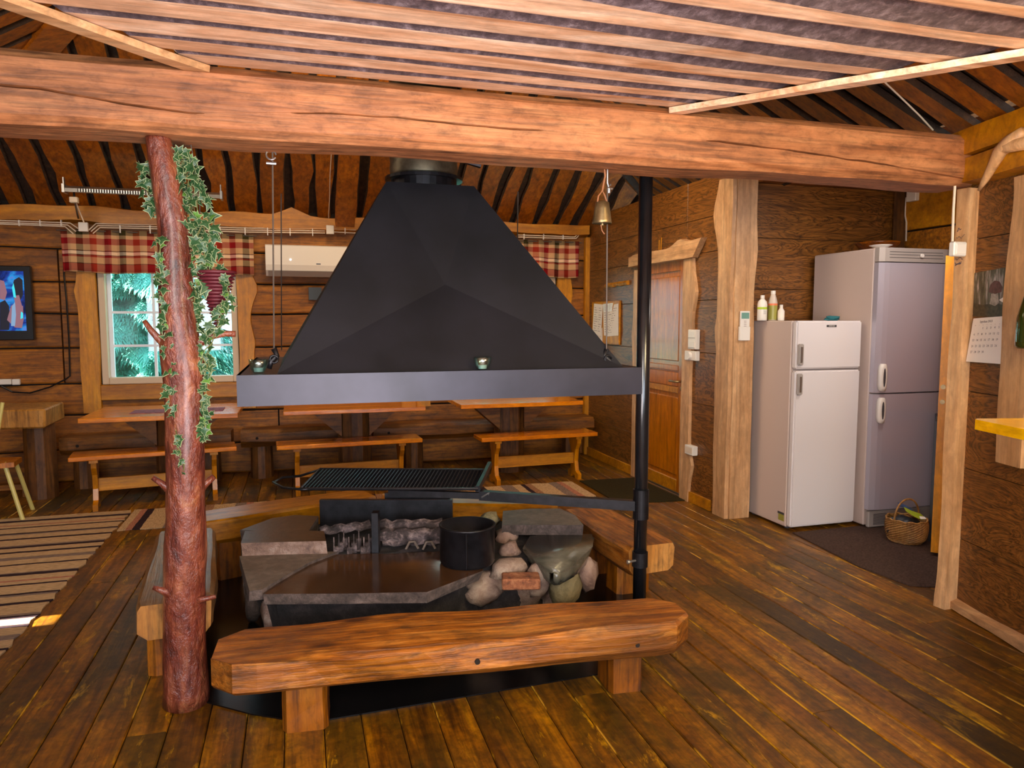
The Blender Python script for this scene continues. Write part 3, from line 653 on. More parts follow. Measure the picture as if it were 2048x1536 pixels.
# near right wall: runs from the big post towards and past the camera ------
PX, PY = 3.17, 2.83
RA = radians(14.0); rd = Vector((-sin(RA), -cos(RA), 0)); rn = Vector((-cos(RA), sin(RA), 0))   # along (towards viewer), inward normal
RF = fr((PX, PY, 0), rd, (0, 0, 1), rn)
rroot = empty('wall_right_near', (PX, PY, 0), 0); rroot['kind'] = 'structure'
def rob(name, bm, mat, par=None, **k):
    return ob(name, bm, mat, par, **k)
def rbox(bm, s0, s1, z0, z1, u0, u1, bev=0):
    P = [RF(s, z, u) for s in (s0, s1) for z in (z0, z1) for u in (u0, u1)]
    v = [bm.verts.new(p) for p in P]
    for q in ((0, 1, 3, 2), (4, 6, 7, 5), (0, 4, 5, 1), (2, 3, 7, 6), (0, 2, 6, 4), (1, 5, 7, 3)): bm.faces.new([v[i] for i in q])
    if bev: bmesh.ops.bevel(bm, geom=list(bm.edges), offset=bev, segments=1, affect='EDGES')
    return bm
zr = [0.0, 0.36, 0.72, 1.10, 1.48, 1.84, 2.16, 2.34]
bm = rbox(B(), 0.0, 5.6, 0, 2.34, -0.12, -0.012); ob('backing', bm, M['subfloor'], rroot)
for a, b_ in zip(zr[:-1], zr[1:]):
    for s0, s1 in ((0.0, 1.9), (1.9, 5.6)):
        bm = rbox(B(), s0 + 0.002, s1 - 0.002, a + 0.002, b_ - 0.002, -0.012, 0.0); ob('panel', bm, M['panel_y'], rroot, origin=tuple(RF((s0 + s1) / 2, (a + b_) / 2, 0)))
bm = B(); live(bm, fr(RF(0.03, 0, 0), rd, (0, 0, 1), rn), 3.2, 0, 0.055, 0.04, 61, 0.010, 30, 0.02); ob('baseboard_right_near', bm, M['pine_y'], kind='structure', label='wavy pine skirting of the near right wall')
# the big post board
bm = B(); F = fr((PX - 0.075, PY - 0.0, 0), (0, 0, 1), (1, 0, 0), (0, -1, 0)); live(bm, F, 2.08, -0.01, 0.115, 0.06, 62, 0.006, 34, 0.012, bumps=[(0.38, 1, 0.022, 0.12), (0.02, -1, 0.015, 0.10), (1.1, 1, -0.006, 0.3)])
post = ob('trim_8', bm, M['pine_z'], kind='structure', label='live-edged pine doorpost by the beam end, with pencil marks')
# upright live board with the bottle and far strip
bm = B(); _s9 = (onplane(2014, 700, rn, rn.dot(Vector((PX, PY, 0)))) - Vector((PX, PY, 0))).dot(rd); live(bm, fr(RF(_s9, 0.80, 0.0), (0, 0, 1), rd, rn), 1.28, 0, 0.17, 0.03, 63, 0.006, 22, 0.01, bumps=[(1.2, -1, -0.02, 0.15), (0.8, -1, 0.01, 0.2)])
ob('trim_9', bm, M['pine_z'], kind='structure', label='live-edged upright board behind the green bottle')
# right plate (two stacked beams) and antler-like knee
bm = B(); live(bm, fr(RF(-0.02, 2.23, 0.0), rd, (0, 0, 1), rn), 3.0, 0, 0.125, 0.10, 64, 0.004, 24, 0.008, bumps=[]); ob('trim_10', bm, M['trim_x'], kind='structure', label='upper level beam on the near right wall')
bm = B(); live(bm, fr(RF(-0.02, 2.10, 0.0), rd, (0, 0, 1), rn), 3.0, 0, 0.125, 0.09, 65, 0.006, 24, 0.01); ob('trim_11', bm, M['trim_x'], kind='structure', label='lower level beam on the near right wall')
_br = lambda a_, b_: onplane(a_, b_, rn, rn.dot(Vector((PX, PY, 0))) + 0.11)
bm = B(); tube(bm, [_br(2046, 262), _br(2020, 285), _br(2000, 303), _br(1985, 332), _br(1970, 360), _br(1958, 381)], [0.02, 0.034, 0.030, 0.022, 0.016, 0.007], 8)
tube(bm, [_br(1990, 310), _br(2015, 292), _br(2060, 285)], [0.018, 0.030, 0.026], 8)
ob('branch_bracket', bm, M['pine_z'], None, smooth=True, label='forked pale branch pointing down under the beam end at top right', cat='bracket')

# left, rear walls and rear ceiling (behind the camera) ------------------
P1 = Vector((-1.07, 3.90, 0)); k_ = (XL - P1.x) / SUNV.x; hit = P1 + SUNV * k_
hy, hz_ = hit.y, hit.z
bm = B()
box(bm, XL - 0.1, XL, YF, hy - 0.06, 0, 2.55); box(bm, XL - 0.1, XL, hy + 0.06, YB, 0, 2.55)
box(bm, XL - 0.1, XL, hy - 0.06, hy + 0.06, 0, hz_ - 0.40); box(bm, XL - 0.1, XL, hy - 0.06, hy + 0.06, hz_, 2.55)  # slit left in the unseen wall, sized to shape the sun streak
wl = ob('wall_left', bm, M['log'], kind='structure')
bm = B(); wall_with_holes(bm, XL - 0.1, 3.3, YF - 0.1, YF, 0, 2.42, [(-3.0, -1.6, 0.8, 1.9), (0.1, 1.8, 0.8, 1.9)]); ob('wall_rear', bm, M['log'], kind='structure')

# roof ------------------------------------------------------------------
SL = 0.6; ZP = 2.42
def zback(y): return ZP + SL * (YB - y)
YR = 3.95                                       # apex y
zap = zback(YR)
# right eave line: through E0 with heading phi
PH = radians(12.4); E0 = Vector((3.15, 2.80, 0)); ed = Vector((sin(PH), cos(PH), 0)); en = Vector((-cos(PH), sin(PH), 0)); ZE = 2.36
def zright(x, y): return ZE + SL * (Vector((x, y, 0)) - E0).dot(en)
def zleft(x, y): return ZP + SL * (x - XL)
def xhipL(y): return XL + (YB - y)
def xhipR(y):   # zright = zback
    # ZE + SL*((x-ex)*en.x+(y-ey)*en.y) = zback(y)
    return E0.x + ((zback(y) - ZE) / SL - (y - E0.y) * en.y) / en.x
def xridge(y):  # zleft = zright
    # ZP+SL*(x-XL) = ZE+SL*((x-ex)en.x+(y-ey)en.y)
    return ((ZE - ZP) / SL + XL - E0.x * en.x + (y - E0.y) * en.y) / (1 - en.x)
# apex: where xhipL = xhipR
lo, hi_ = 0.5, YB
for _ in range(50):
    m_ = (lo + hi_) / 2
    if xhipL(m_) > xhipR(m_): lo = m_
    else: hi_ = m_
YA = m_; XA = xhipL(YA); ZA = zback(YA)
YC = 0.55                                       # roof closes here, above the canopy
bm = B(); T = 0.05
xe = lambda y: E0.x + (y - E0.y) * tan(PH)
def V(x, y, z): return bm.verts.new((x, y, z + T))
A_ = V(XA, YA, ZA); bl = V(XL, YB, ZP); brx = xhipR(YB); brr = V(brx, YB, zback(YB))
bm.faces.new((bl, brr, A_))
xc = xridge(YC); zc = zleft(xc, YC); C_ = V(xc, YC, zc); lc = V(XL, YC, ZP); rc = V(xe(YC), YC, ZE)
bm.faces.new((bl, A_, C_, lc)); bm.faces.new((brr, rc, C_, A_)); bm.faces.new((lc, C_, rc))
for f in bm.faces: f.normal_update()
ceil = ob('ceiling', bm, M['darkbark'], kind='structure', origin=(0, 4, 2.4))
sm = ceil.modifiers.new('t', 'SOLIDIFY'); sm.thickness = 0.04; sm.offset = 1
# boards on the back slope
r = random.Random(11); sdir = Vector((0, -1, SL)).normalized(); ndir = Vector((0, -SL, -1)).normalized()
x = XL + 0.05; i = 0
while x < brx - 0.05:
    w_ = r.uniform(0.15, 0.215); gap = r.uniform(0.035, 0.075)
    ym = max(YA + 0.05, 0)
    xm = x + w_ / 2
    # upper end on a hip
    y0 = YB - (xm - XL) if xm < XA else None
    if y0 is None:
        a_, b2 = YA, YB
        for _ in range(30):
            c_ = (a_ + b2) / 2
            if xhipR(c_) < xm: a_ = c_
            else: b2 = c_
        y0 = c_
    y0 = max(y0, 4.6); L = (YB - 0.02 - y0) * sqrt(1 + SL * SL)
    if L > 0.15:
        bm = B(); F = fr((x, YB - 0.02, zback(YB - 0.02) + 0.02), sdir, (1, 0, 0), ndir)
        s0 = w_ if xm < XA and y0 > 4.61 else (-w_ * 0.9 if y0 > 4.61 else 0)
        live(bm, F, L, 0, w_, 0.028, 100 + i, 0.020, max(4, int(L * 5)), 0.018, wmi=1, ends=(0, s0), bumps=[(r.uniform(0.2, 1.5), r.choice([-1, 1]), r.uniform(0, 0.025), 0.06)])
        ob('roof_board', bm, [M['roof_y'], M['darkbark']], ceil, origin=(xm, 6, 3))
    x += w_ + gap; i += 1
# boards on the left slope
sdl = Vector((1, 0, SL)).normalized(); ndl = Vector((SL, 0, -1)).normalized(); y = YB - 0.3
while y > 2.2:
    w_ = r.uniform(0.15, 0.2); gap = r.uniform(0.04, 0.08); ym = y - w_ / 2
    xt = min(xhipL(ym) if ym > YA else 9, XA - 0.2, -0.6); L = (xt - XL - 0.02) * sqrt(1 + SL * SL)
    if L > 0.2:
        bm = B(); F = fr((XL + 0.02, y - w_, ZP + 0.03), sdl, (0, 1, 0), ndl); live(bm, F, L, 0, w_, 0.028, 200 + i, 0.010, max(4, int(L * 4)), 0.018, wmi=1, ends=(0, -w_))
        ob('roof_board', bm, [M['roof_x'], M['darkbark']], ceil, origin=(-2, ym, 3))
    y -= w_ + gap; i += 1
# boards on the right slope (square to its eave)
sdr = (Vector((en.x, en.y, SL))).normalized(); ndr = Vector((SL * en.x, SL * en.y, -1)).normalized(); s = -1.9
while s < 4.4:
    w_ = r.uniform(0.13, 0.19); gap = r.uniform(0.035, 0.07)
    p = E0 + ed * (s + w_ / 2)
    # length to hip or to 2.2 m
    Lh = 0.0
    while Lh < 2.1:
        q = p + en * Lh
        if zback(q.y) < zright(q.x, q.y): break
        Lh += 0.02
    st_ = 0.20 if 1.25 < s < 2.1 else 0.0
    if Lh > 0.12 + st_:
        o_ = E0 + ed * s + en * st_; Lh -= st_; bm = B(); F = fr((o_.x, o_.y, ZE + 0.03 + SL * st_), sdr, ed, ndr)
        live(bm, F, Lh * sqrt(1 + SL * SL), 0, w_, 0.028, 300 + i, 0.015, max(4, int(Lh * 5)), 0.018, wmi=1, ends=(0, -w_ if Lh + st_ < 2.1 else 0))
        ob('roof_board', bm, [M['roof_x'], M['darkbark']], ceil, origin=(p.x, p.y, 2.6))
    s += w_ + gap; i += 1
# hip rafter board at the back left
bm = B(); hd = Vector((1, -1, SL)).normalized(); hn = Vector((0.3, -0.3, -1)).normalized(); F = fr((XL + 0.05, YB - 0.05, ZP + 0.0), hd, hd.cross(hn), hn); live(bm, F, 4.2, -0.10, 0.10, 0.05, 77, 0.006, 12, 0.01)
ob('trim_12', bm, M['roof_x'], kind='structure', label='hip board where the left and back roof slopes meet')
bm = B(); box(bm, XL, 3.3, YF, 0.62, 2.42, 2.46); ob('ceiling_rear', bm, M['canopy'], kind='structure')

# ------------------------------------------------------------------ the big beam
bm = B(); BX0, BX1, BY0, BY1, BZ0, BZ1 = -3.1, 3.14, 2.78, 3.0, 2.095, 2.32
crack = [(-1.4, 2.20), (-0.80, 2.205), (-0.55, 2.175), (-0.33, 2.16), (0.10, 2.195), (0.35, 2.20), (0.75, 2.19), (1.0, 2.195), (1.5, 2.19), (1.72, 2.205), (2.1, 2.19), (2.6, 2.16), (3.1, 2.12)]
def cz(x):
    for a, b_ in zip(crack[:-1], crack[1:]):
        if a[0] <= x <= b_[0]: return a[1] + (b_[1] - a[1]) * (x - a[0]) / (b_[0] - a[0])
    return crack[0][1] if x < crack[0][0] else crack[-1][1]
rings = []
NB = 200
for i in range(NB + 1):
    x = BX0 + (BX1 - BX0) * i / NB; w1 = lambda a, s_=1.6: 0.008 * mnoise.noise(Vector((x * s_, a, 3.3)))
    zc_ = cz(x) + 0.004 * mnoise.noise(Vector((x * 9, 1, 1)))
    act = 1.0 if (x < -0.3 or 0.0 < x < 0.95 or 1.68 < x < 3.1) else 0.0
    act *= 0.35 + 0.65 * abs(mnoise.noise(Vector((x * 3, 8, 8)))) * 2
    hw = 0.0022 + 0.003 * act; dp = 0.03 * act
    bt = BZ0 + w1(1, 2.2); tp = BZ1 + w1(2)
    yf = BY0
    rings.append([(x, BY1, bt + w1(8)), (x, BY1, tp + 0.012), (x, yf + 0.03, tp + 0.012), (x, yf + w1(3), tp - 0.02), (x, yf + w1(4), zc_ + 0.04), (x, yf + w1(5) * 0.5, zc_ + hw), (x, yf + dp, zc_), (x, yf + w1(5) * 0.5, zc_ - hw), (x, yf + w1(6), bt + 0.028), (x, yf + 0.03 + w1(7, 3), bt)])
loft(bm, rings)
ob('ceiling_beam', bm, M['beam'], label='massive hewn timber beam with long cracks spanning the whole room', cat='beam', origin=(0, 2.9, 2.1))

# canopy: board ceiling resting on the beam -------------------------------
can = empty('board_canopy', (0.6, 2.8, 2.33), 0, 'pale board and bark canopy ceiling resting on the big beam', 'ceiling')
def cx0(y): return -0.26 - (2.80 - y) * 1.02
def cx1(y): return 1.50 + (2.80 - y) * 0.86
y = 2.785; i = 0; r = random.Random(5)
wd = [0.11, 0.125, 0.14, 0.15, 0.165, 0.18, 0.19, 0.20, 0.20, 0.20, 0.20, 0.20, 0.2, 0.2]
for w_ in wd:
    if y < 0.65: break
    y1 = y - w_ - 0.004; L = cx1(y1) - cx0(y1); N = 36; rings = []; ph = r.uniform(0, 9)
    x_0 = cx0(y1); bk = 0.20 + 0.08 * r.random()
    for q in range(N + 1):
        f_ = q / N; x = x_0 + L * f_
        e = 0.010 * mnoise.noise(Vector((x * 2.2, i * 9.1, 0))); e2 = 0.012 * mnoise.noise(Vector((x * 1.6, i * 5.1, 7)))
        sm_ = min(1, max(0, (x - 0.2) / 1.6)); sm_ = sm_ * sm_ * (3 - 2 * sm_); bf = bk + (0.10 + 0.05 * min(i, 6)) * sm_ + 0.10 * mnoise.noise(Vector((x * 1.3, i * 2.7, 3)))
        b0 = y - w_ * (1 - min(0.8, max(0.12, bf))) + e
        # thin far side, thick bark edge stepping down towards the camera side
        zt = 2.375; sx = 0.0
        if q == 0: sx = 1
        if q == N: sx = -1
        def P(yy, zz): return (x if not sx else (max(x, cx0(yy)) if sx > 0 else min(x, cx1(yy))), yy, zz)
        rings.append([P(y + e2, zt), P(y + e2, 2.331), P(y + e2 - 0.012, 2.328), P(b0, 2.331), P((b0 + y1) / 2, 2.341), P(y1 - 0.018, 2.362), P(y1 - 0.018, zt)])
    bm = B(); loft(bm, rings, True, [1, 0, 0, 1, 1, 1, 1], 0)
    ob('canopy_board', bm, [M['canopy'], M['bark']], can, origin=((x_0 + L / 2), (y + y1) / 2, 2.33)); y = y1; i += 1
bm = B(); F = fr((cx0(2.80) - 0.03, 2.80, 2.325), (-1.02, -1, 0), (0.7, -0.7, 0), (0, 0, -1)); live(bm, F, 2.9, -0.035, 0.03, 0.022, 81, 0.006, 26, 0.006); ob('edge_board', bm, M['pine_x'], can)
bm = B(); F = fr((cx1(2.80) + 0.02, 2.80, 2.325), (0.86, -1, 0), (0.75, 0.66, 0), (0, 0, -1)); live(bm, F, 2.7, -0.04, 0.02, 0.022, 82, 0.008, 26, 0.006); ob('edge_board', bm, M['canopy'], can)
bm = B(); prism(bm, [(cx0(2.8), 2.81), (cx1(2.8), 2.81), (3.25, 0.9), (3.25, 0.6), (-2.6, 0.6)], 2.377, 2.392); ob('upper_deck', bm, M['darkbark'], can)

# ================================================================== OBJECTS
# ------------------------------------------------------------------ tree trunk post
tp = [(370, 1400), (370, 1300), (370, 1180), (371, 1060), (372, 950), (370, 860), (366, 760), (361, 690), (353, 600), (350, 520), (346, 450), (335, 380), (322, 310), (315, 262)]
tw = [76, 72, 70, 68, 66, 66, 66, 68, 62, 56, 52, 48, 44, 40]
pts, rad = [], []
for (px, py), w_ in zip(tp, tw):
    p = aty(px, py, 2.885); d = (p - _C).length; pts.append(p); rad.append(w_ / 2 / FPX * d * 0.98)
pts[0].z = 0.0; pts[-1].z = 2.10
fine, fr_ = [], []
for a, b_, ra, rb in zip(pts[:-1], pts[1:], rad[:-1], rad[1:]):
    for k in range(4): fine.append(a.lerp(b_, k / 4)); fr_.append(ra + (rb - ra) * k / 4)
fine.append(pts[-1]); fr_.append(rad[-1])
bm = B(); tube(bm, fine, fr_, 20)
for v in bm.verts:
    c = v.co; ax = min(fine, key=lambda q: abs(q.z - c.z)); d = Vector((c.x - ax.x, c.y - ax.y, 0))
    k = 1 + 0.10 * mnoise.noise(Vector((d.x * 9, d.y * 9, c.z * 2.4))) + 0.05 * mnoise.noise(c * 14)
    for kz, kd, kh in ((1.30, Vector((1, -0.3, 0)), 0.16), (1.31, Vector((-0.8, -0.3, 0)), 0.10), (0.60, Vector((1, -0.2, 0)), 0.05), (0.58, Vector((-1, -0.2, 0)), 0.06)):
        k += kh * max(0, d.normalized().dot(kd.normalized())) * math.exp(-((c.z - kz) / 0.07) ** 2)
    v.co = Vector((ax.x, ax.y, c.z)) + d * k
trunk = empty('tree_trunk_post', (fine[0].x, 2.885, 0), 0, 'knobbly lacquered reddish tree trunk standing as a post under the beam', 'post')
ob('trunk', bm, M['trunk'], trunk, smooth=True)
def branch(px, rr, y=2.87):
    q = [aty(a, b_, y) for a, b_ in px]; b2 = B(); tube(b2, q, rr, 10); ob('branch_stub', b2, M['trunk'], trunk, smooth=True)
branch([(385, 690), (405, 682), (425, 672), (450, 667), (471, 668)], [0.022, 0.016, 0.013, 0.012, 0.012])
branch([(345, 700), (322, 682), (303, 662), (288, 641)], [0.020, 0.014, 0.011, 0.008])
branch([(345, 985), (325, 968), (305, 955)], [0.018, 0.012, 0.009])
branch([(395, 985), (410, 968), (428, 953)], [0.02, 0.015, 0.011], 2.92)
branch([(345, 1190), (322, 1180), (306, 1174)], [0.018, 0.012, 0.009], 2.84)
branch([(395, 1200), (412, 1197), (432, 1193)], [0.014, 0.010, 0.008], 2.84)

# ------------------------------------------------------------------ ivy
def ivy_leaf(seed, light=False):
    r = random.Random(seed); lobes = [(-100, 0.36), (-62, 0.62), (-30, 0.36), (2, 0.80), (38, 0.42), (90, 1.0), (142, 0.42), (178, 0.80), (210, 0.36), (242, 0.62)]
    bm = B(); n = len(lobes); out, inn = [], []
    for a, l in lobes:
        a = radians(a + r.uniform(-6, 6)); l *= r.uniform(0.9, 1.1); z = -0.16 * l * l + r.uniform(-0.04, 0.04)
        out.append(bm.verts.new((cos(a) * l, sin(a) * l, z))); inn.append(bm.verts.new((cos(a) * l * 0.86, sin(a) * l * 0.86, z * 0.8 + 0.01)))
    c = bm.verts.new((0, 0, 0.05))
    for i in range(n):
        f = bm.faces.new((out[i], out[(i + 1) % n], inn[(i + 1) % n], inn[i])); f.material_index = 1
        f = bm.faces.new((inn[i], inn[(i + 1) % n], c)); f.material_index = 0
    me = bpy.data.meshes.new('leaf'); bm.to_mesh(me); bm.free()
    me.materials.append(M['ivylight'] if light else M['ivy']); me.materials.append(M['ivyrim']); return me
LM = [ivy_leaf(i) for i in range(5)] + [ivy_leaf(9, True)]
ivies = []
def ivy(label, px, spread, count, y, seed, size=0.020, vines=1, loc=None):
    r = random.Random(seed); path = [aty(a, b_, y) for a, b_ in px]
    root = empty('trailing_ivy', path[0], 0, label, 'plant', 'variegated ivy trailing round the trunk post'); size *= 1.22; count = int(count * 1.3)
    seg = [(path[i + 1] - path[i]).length for i in range(len(path) - 1)]; tot = sum(seg)
    def at(t):
        d = t * tot
        for i, s_ in enumerate(seg):
            if d <= s_ or i == len(seg) - 1: return path[i].lerp(path[i + 1], min(1, d / s_)), i
            d -= s_
    for v_ in range(vines):
        q = []
        for k in range(13):
            p, i = at(k / 12); sp = spread[min(i, len(spread) - 1)] * 0.4
            q.append(p + Vector((r.uniform(-sp, sp), r.uniform(-0.02, 0.02), 0)))
        bm = B(); tube(bm, q, 0.0022, 5); ob('vine', bm, M['vine'], root)
    for k in range(count):
        t = (k + r.random()) / count; p, i = at(t); sp = spread[min(i, len(spread) - 1)]
        off = Vector((r.uniform(-sp, sp), r.uniform(-0.5, 0.5) * min(sp, 0.05) - 0.01, r.uniform(-0.02, 0.02)))
        me = LM[5] if r.random() < 0.07 else LM[r.randrange(5)]
        o = link('leaf', me, root); o.location = p + off - Vector(root.location); s_ = size * r.uniform(0.65, 1.25)
        o.scale = (s_, s_, s_)
        e = Euler((radians(90 + r.uniform(-45, 40)), radians(r.uniform(-25, 25)), radians(r.uniform(-50, 50)))); m = e.to_matrix() @ Matrix.Rotation(radians(180 + r.uniform(-70, 70)), 3, 'Z')
        o.rotation_euler = m.to_euler()
    ivies.append(root); return root
ivy('ivy garland hanging down the right side of the trunk post, thick over the red basket', [(345, 300), (368, 330), (385, 390), (392, 440), (402, 500), (412, 535), (388, 590), (385, 660)], [0.035, 0.05, 0.06, 0.062, 0.070, 0.055, 0.03], 165, 2.89, 3, 0.027, 3)
ivy('short ivy strand on the left of the trunk post below the beam', [(296, 325), (298, 370), (305, 410), (318, 440)], [0.026, 0.03, 0.025], 26, 2.91, 4, 0.024, 1)
ivy('thin ivy strand left of the trunk post in front of the window', [(318, 470), (325, 540), (322, 600), (330, 660), (340, 720), (338, 760), (345, 820), (352, 845)], [0.02, 0.018, 0.018, 0.024, 0.022, 0.018, 0.014], 46, 2.84, 6, 0.022, 1)
ivy('ivy strand arching round the right of the red basket', [(440, 560), (460, 580), (458, 610), (440, 640), (425, 665), (415, 700)], [0.016, 0.016, 0.02, 0.03, 0.03], 34, 2.85, 7, 0.022, 1)
ivy('ivy strand trailing down the right side of the trunk post below the branch stub', [(405, 680), (412, 720), (405, 770), (408, 820), (412, 850), (402, 885)], [0.03, 0.024, 0.014, 0.022, 0.014], 40, 2.86, 8, 0.024, 1)
ivy('lone ivy sprig lying against the lower front of the trunk post', [(352, 860), (356, 890), (362, 910), (369, 940)], [0.008, 0.012, 0.006], 7, 2.79, 9, 0.018, 1)
# wine-red basket the ivy grows from
c = aty(432, 545, 2.90)
hb = empty('hanging_basket', (c.x, 2.90, c.z - 0.20), 0, 'dark red cone-shaped wicker basket hanging on the trunk post among the ivy', 'basket')
bm = B()
for k in range(17):
    f_ = k / 16; lathe(bm, [(0.012 + 0.050 * f_ - 0.004, k * 0.0125 - 0.006), (0.012 + 0.058 * f_ + 0.003, k * 0.0125), (0.012 + 0.058 * f_ - 0.004, k * 0.0125 + 0.006)], (c.x, 2.90, c.z - 0.20), 16)
ob('wicker_cone', bm, M['wine'], hb, smooth=True)
bm = B(); tube(bm, [(c.x - 0.05, 2.90, c.z), (c.x - 0.05, 2.93, c.z + 0.3), (c.x - 0.08, 2.95, c.z + 0.5)], 0.002, 5); ob('hanger', bm, M['wire'], hb)

# ------------------------------------------------------------------ smoke hood
HX0, HX1, HY0, HY1 = -0.235, 1.502, 3.0, 4.45
hood = empty('smoke_hood', (0.64, 3.7, 1.1), 0, 'big black sheet-metal smoke hood hanging over the fireplace', 'hood')
bm = B(); zt, zb = 1.235, 1.112
for (a, b_, c, d) in ((HX0, HX1, HY0, HY0 + 0.012), (HX0, HX1, HY1 - 0.012, HY1), (HX0, HX0 + 0.012, HY0 + 0.012, HY1 - 0.012), (HX1 - 0.012, HX1, HY0 + 0.012, HY1 - 0.012)):
    box(bm, a, b_, c, d, zb, zt)
box(bm, HX0, HX0 + 0.16, HY0 + 0.012, HY1 - 0.012, zt - 0.006, zt); box(bm, HX1 - 0.12, HX1, HY0 + 0.012, HY1 - 0.012, zt - 0.006, zt)
box(bm, HX0 + 0.16, HX1 - 0.12, HY0 + 0.012, HY0 + 0.05, zt - 0.006, zt); box(bm, HX0 + 0.16, HX1 - 0.12, HY1 - 0.10, HY1 - 0.012, zt - 0.006, zt)
ob('rim', bm, M['hoodrim'], hood)
CB = [(HX0 + 0.150, HY0 + 0.04), (HX1 - 0.075, HY0 + 0.04), (HX1 - 0.075, HY1 - 0.09), (HX0 + 0.150, HY1 - 0.09)]
CT = [(0.415, 3.50), (0.838, 3.50), (0.838, 3.95), (0.415, 3.95)]; ZT = 2.098
bm = B(); lo_ = [bm.verts.new((*p, zt)) for p in CB]; hi2 = [bm.verts.new((*p, ZT)) for p in CT]
for i in range(4):
    a, b_, c, d = lo_[i], lo_[(i + 1) % 4], hi2[(i + 1) % 4], hi2[i]
    m_ = (a.co * 0.27 + b_.co * 0.27 + c.co * 0.23 + d.co * 0.23); nrm = (b_.co - a.co).cross(d.co - a.co).normalized()
    out = Vector((m_.x - 0.64, m_.y - 3.7, 0)); nrm = nrm if nrm.dot(out) > 0 else -nrm
    m_ = m_ - nrm * 0.045; mv = bm.verts.new(m_)
    for p, q in ((a, b_), (b_, c), (c, d), (d, a)): bm.faces.new((p, q, mv))
bm.faces.new(hi2)
ob('cone', bm, M['hood'], hood)
cxy = (0.630, 3.72)
bm = B(); lathe(bm, [(0.165, ZT), (0.165, ZT + 0.05), (0.165, ZT + 0.075)], (*cxy, 0), 32); lathe(bm, [(0.165, ZT + 0.05), (0.195, ZT + 0.05), (0.195, ZT + 0.064), (0.165, ZT + 0.064)], (*cxy, 0), 32, caps=False); ob('collar', bm, M['black'], hood, smooth=False)
bm = B(); prof = [(0.168, ZT + 0.066)]
for k in range(60): prof.append((0.168 + 0.004 * (k % 2), ZT + 0.08 + k * 0.028))
lathe(bm, prof, (*cxy, 0), 28); ob('flue_pipe', bm, M['duct'], hood, smooth=True)
bm = B(); p0 = aty(922, 322, 3.6); tube(bm, [p0 + Vector((-0.02, 0, 0.03)), p0 + Vector((0.02, 0, 0)), p0 + Vector((0.10, 0, -0.015))], [0.008, 0.012, 0.016], 8); tube(bm, [p0 + Vector((-0.02, 0, 0.03)), Vector((0.78, 3.7, p0.z + 0.05))], 0.008, 6); ob('damper_handle', bm, M['black'], hood)
for (px, py) in ((548, 712), (1213, 712)):
    p = aty(px, py, 3.08); sg = 1 if px > 800 else -1
    bm = B(); tube(bm, [p + Vector((0, 0, 0.03)), p + Vector((sg * -0.012, 0, 0.0)), p + Vector((sg * 0.012, -0.01, -0.02)), p + Vector((sg * 0.02, -0.01, -0.05))], [0.012, 0.010, 0.012, 0.01], 8)
    tube(bm, [p + Vector((0.016 * cos(a), -0.016, 0.016 * sin(a) - 0.012)) for a in [k * pi / 4 for k in range(9)]], 0.005, 6); ob('lifting_ring', bm, M['black'], hood, smooth=True)
# hooks and cables
def cable(top, bot, y0, y1, label, hook):
    a, b_ = aty(*top, y0), aty(*bot, y1); a.z = min(a.z, 2.10); r_ = empty('suspension_cable', b_, 0, label, 'cable')
    bm = B(); tube(bm, [a + Vector((0, 0, -0.0)), b_], 0.0035, 6); ob('cable', bm, M['wire'], r_)
    if hook:
        bm = B(); c0 = a + Vector((-0.006, 0, -0.02)); tube(bm, [c0 + Vector((0.018 * cos(t), 0, 0.018 * sin(t))) for t in [k * pi / 6 for k in range(12)]], 0.0035, 6); tube(bm, [a + Vector((0.004, 0, 0.01)), a + Vector((0.004, 0, -0.01))], 0.005, 6); tube(bm, [c0 + Vector((-0.018, 0, -0.032)), c0 + Vector((0.018, 0, -0.032))], 0.006, 8)
        ob('ring_hook', bm, M['steel'], r_)
    return r_
cable((545, 299), (548, 700), 2.985, 3.08, 'steel cable with ring hook holding the left front of the hood', True)
cable((560, 305), (563, 700), 4.0, 4.32, 'thin dark cable behind the left front one, holding the hood', False)
cable((1036, 340), (1034, 560), 3.6, 4.30, 'thin dark cable rising from the right back of the hood', False)
cable((1215, 350), (1213, 700), 2.985, 3.08, 'steel cable running through the brass bell to the right front of the hood', False)
# bell
bc = aty(1204, 447, 2.93)
bell = empty('brass_bell', (bc.x, 2.93, bc.z), 0, 'aged brass cow bell hanging from the beam beside the black pole', 'bell')
bm = B(); lathe(bm, [(0.0405, 0.0), (0.0425, 0.002), (0.0405, 0.012), (0.034, 0.06), (0.030, 0.088), (0.012, 0.096), (0.0, 0.096)], tuple(bell.location), 24, caps=False); ob('bell_body', bm, M['brass'], bell, smooth=True)
bm = B(); b0 = Vector(bell.location); tube(bm, [b0 + Vector((0, 0, 0.05)), b0 + Vector((0.002, 0, -0.008))], [0.004, 0.008], 8); ob('clapper', bm, M['brass'], bell)
bm = B(); tube(bm, [b0 + Vector((-0.022, 0, 0.09)), b0 + Vector((-0.018, 0, 0.115)), b0 + Vector((0.0, 0, 0.138)), b0 + Vector((0.012, 0, 0.118)), b0 + Vector((0.024, 0, 0.085))], 0.0035, 6)
tube(bm, [b0 + Vector((0.0, 0, 0.135)), b0 + Vector((0.006, 0, 0.17)), b0 + Vector((0.012, 0, 0.2)), b0 + Vector((0.008, 0, 0.24))], 0.004, 6)
tube(bm, [b0 + Vector((-0.005, 0, -0.006)), b0 + Vector((0.0, 0, -0.03)), b0 + Vector((0.012, 0, -0.045))], 0.0025, 6); ob('leather_thong', bm, M['leather'], bell)
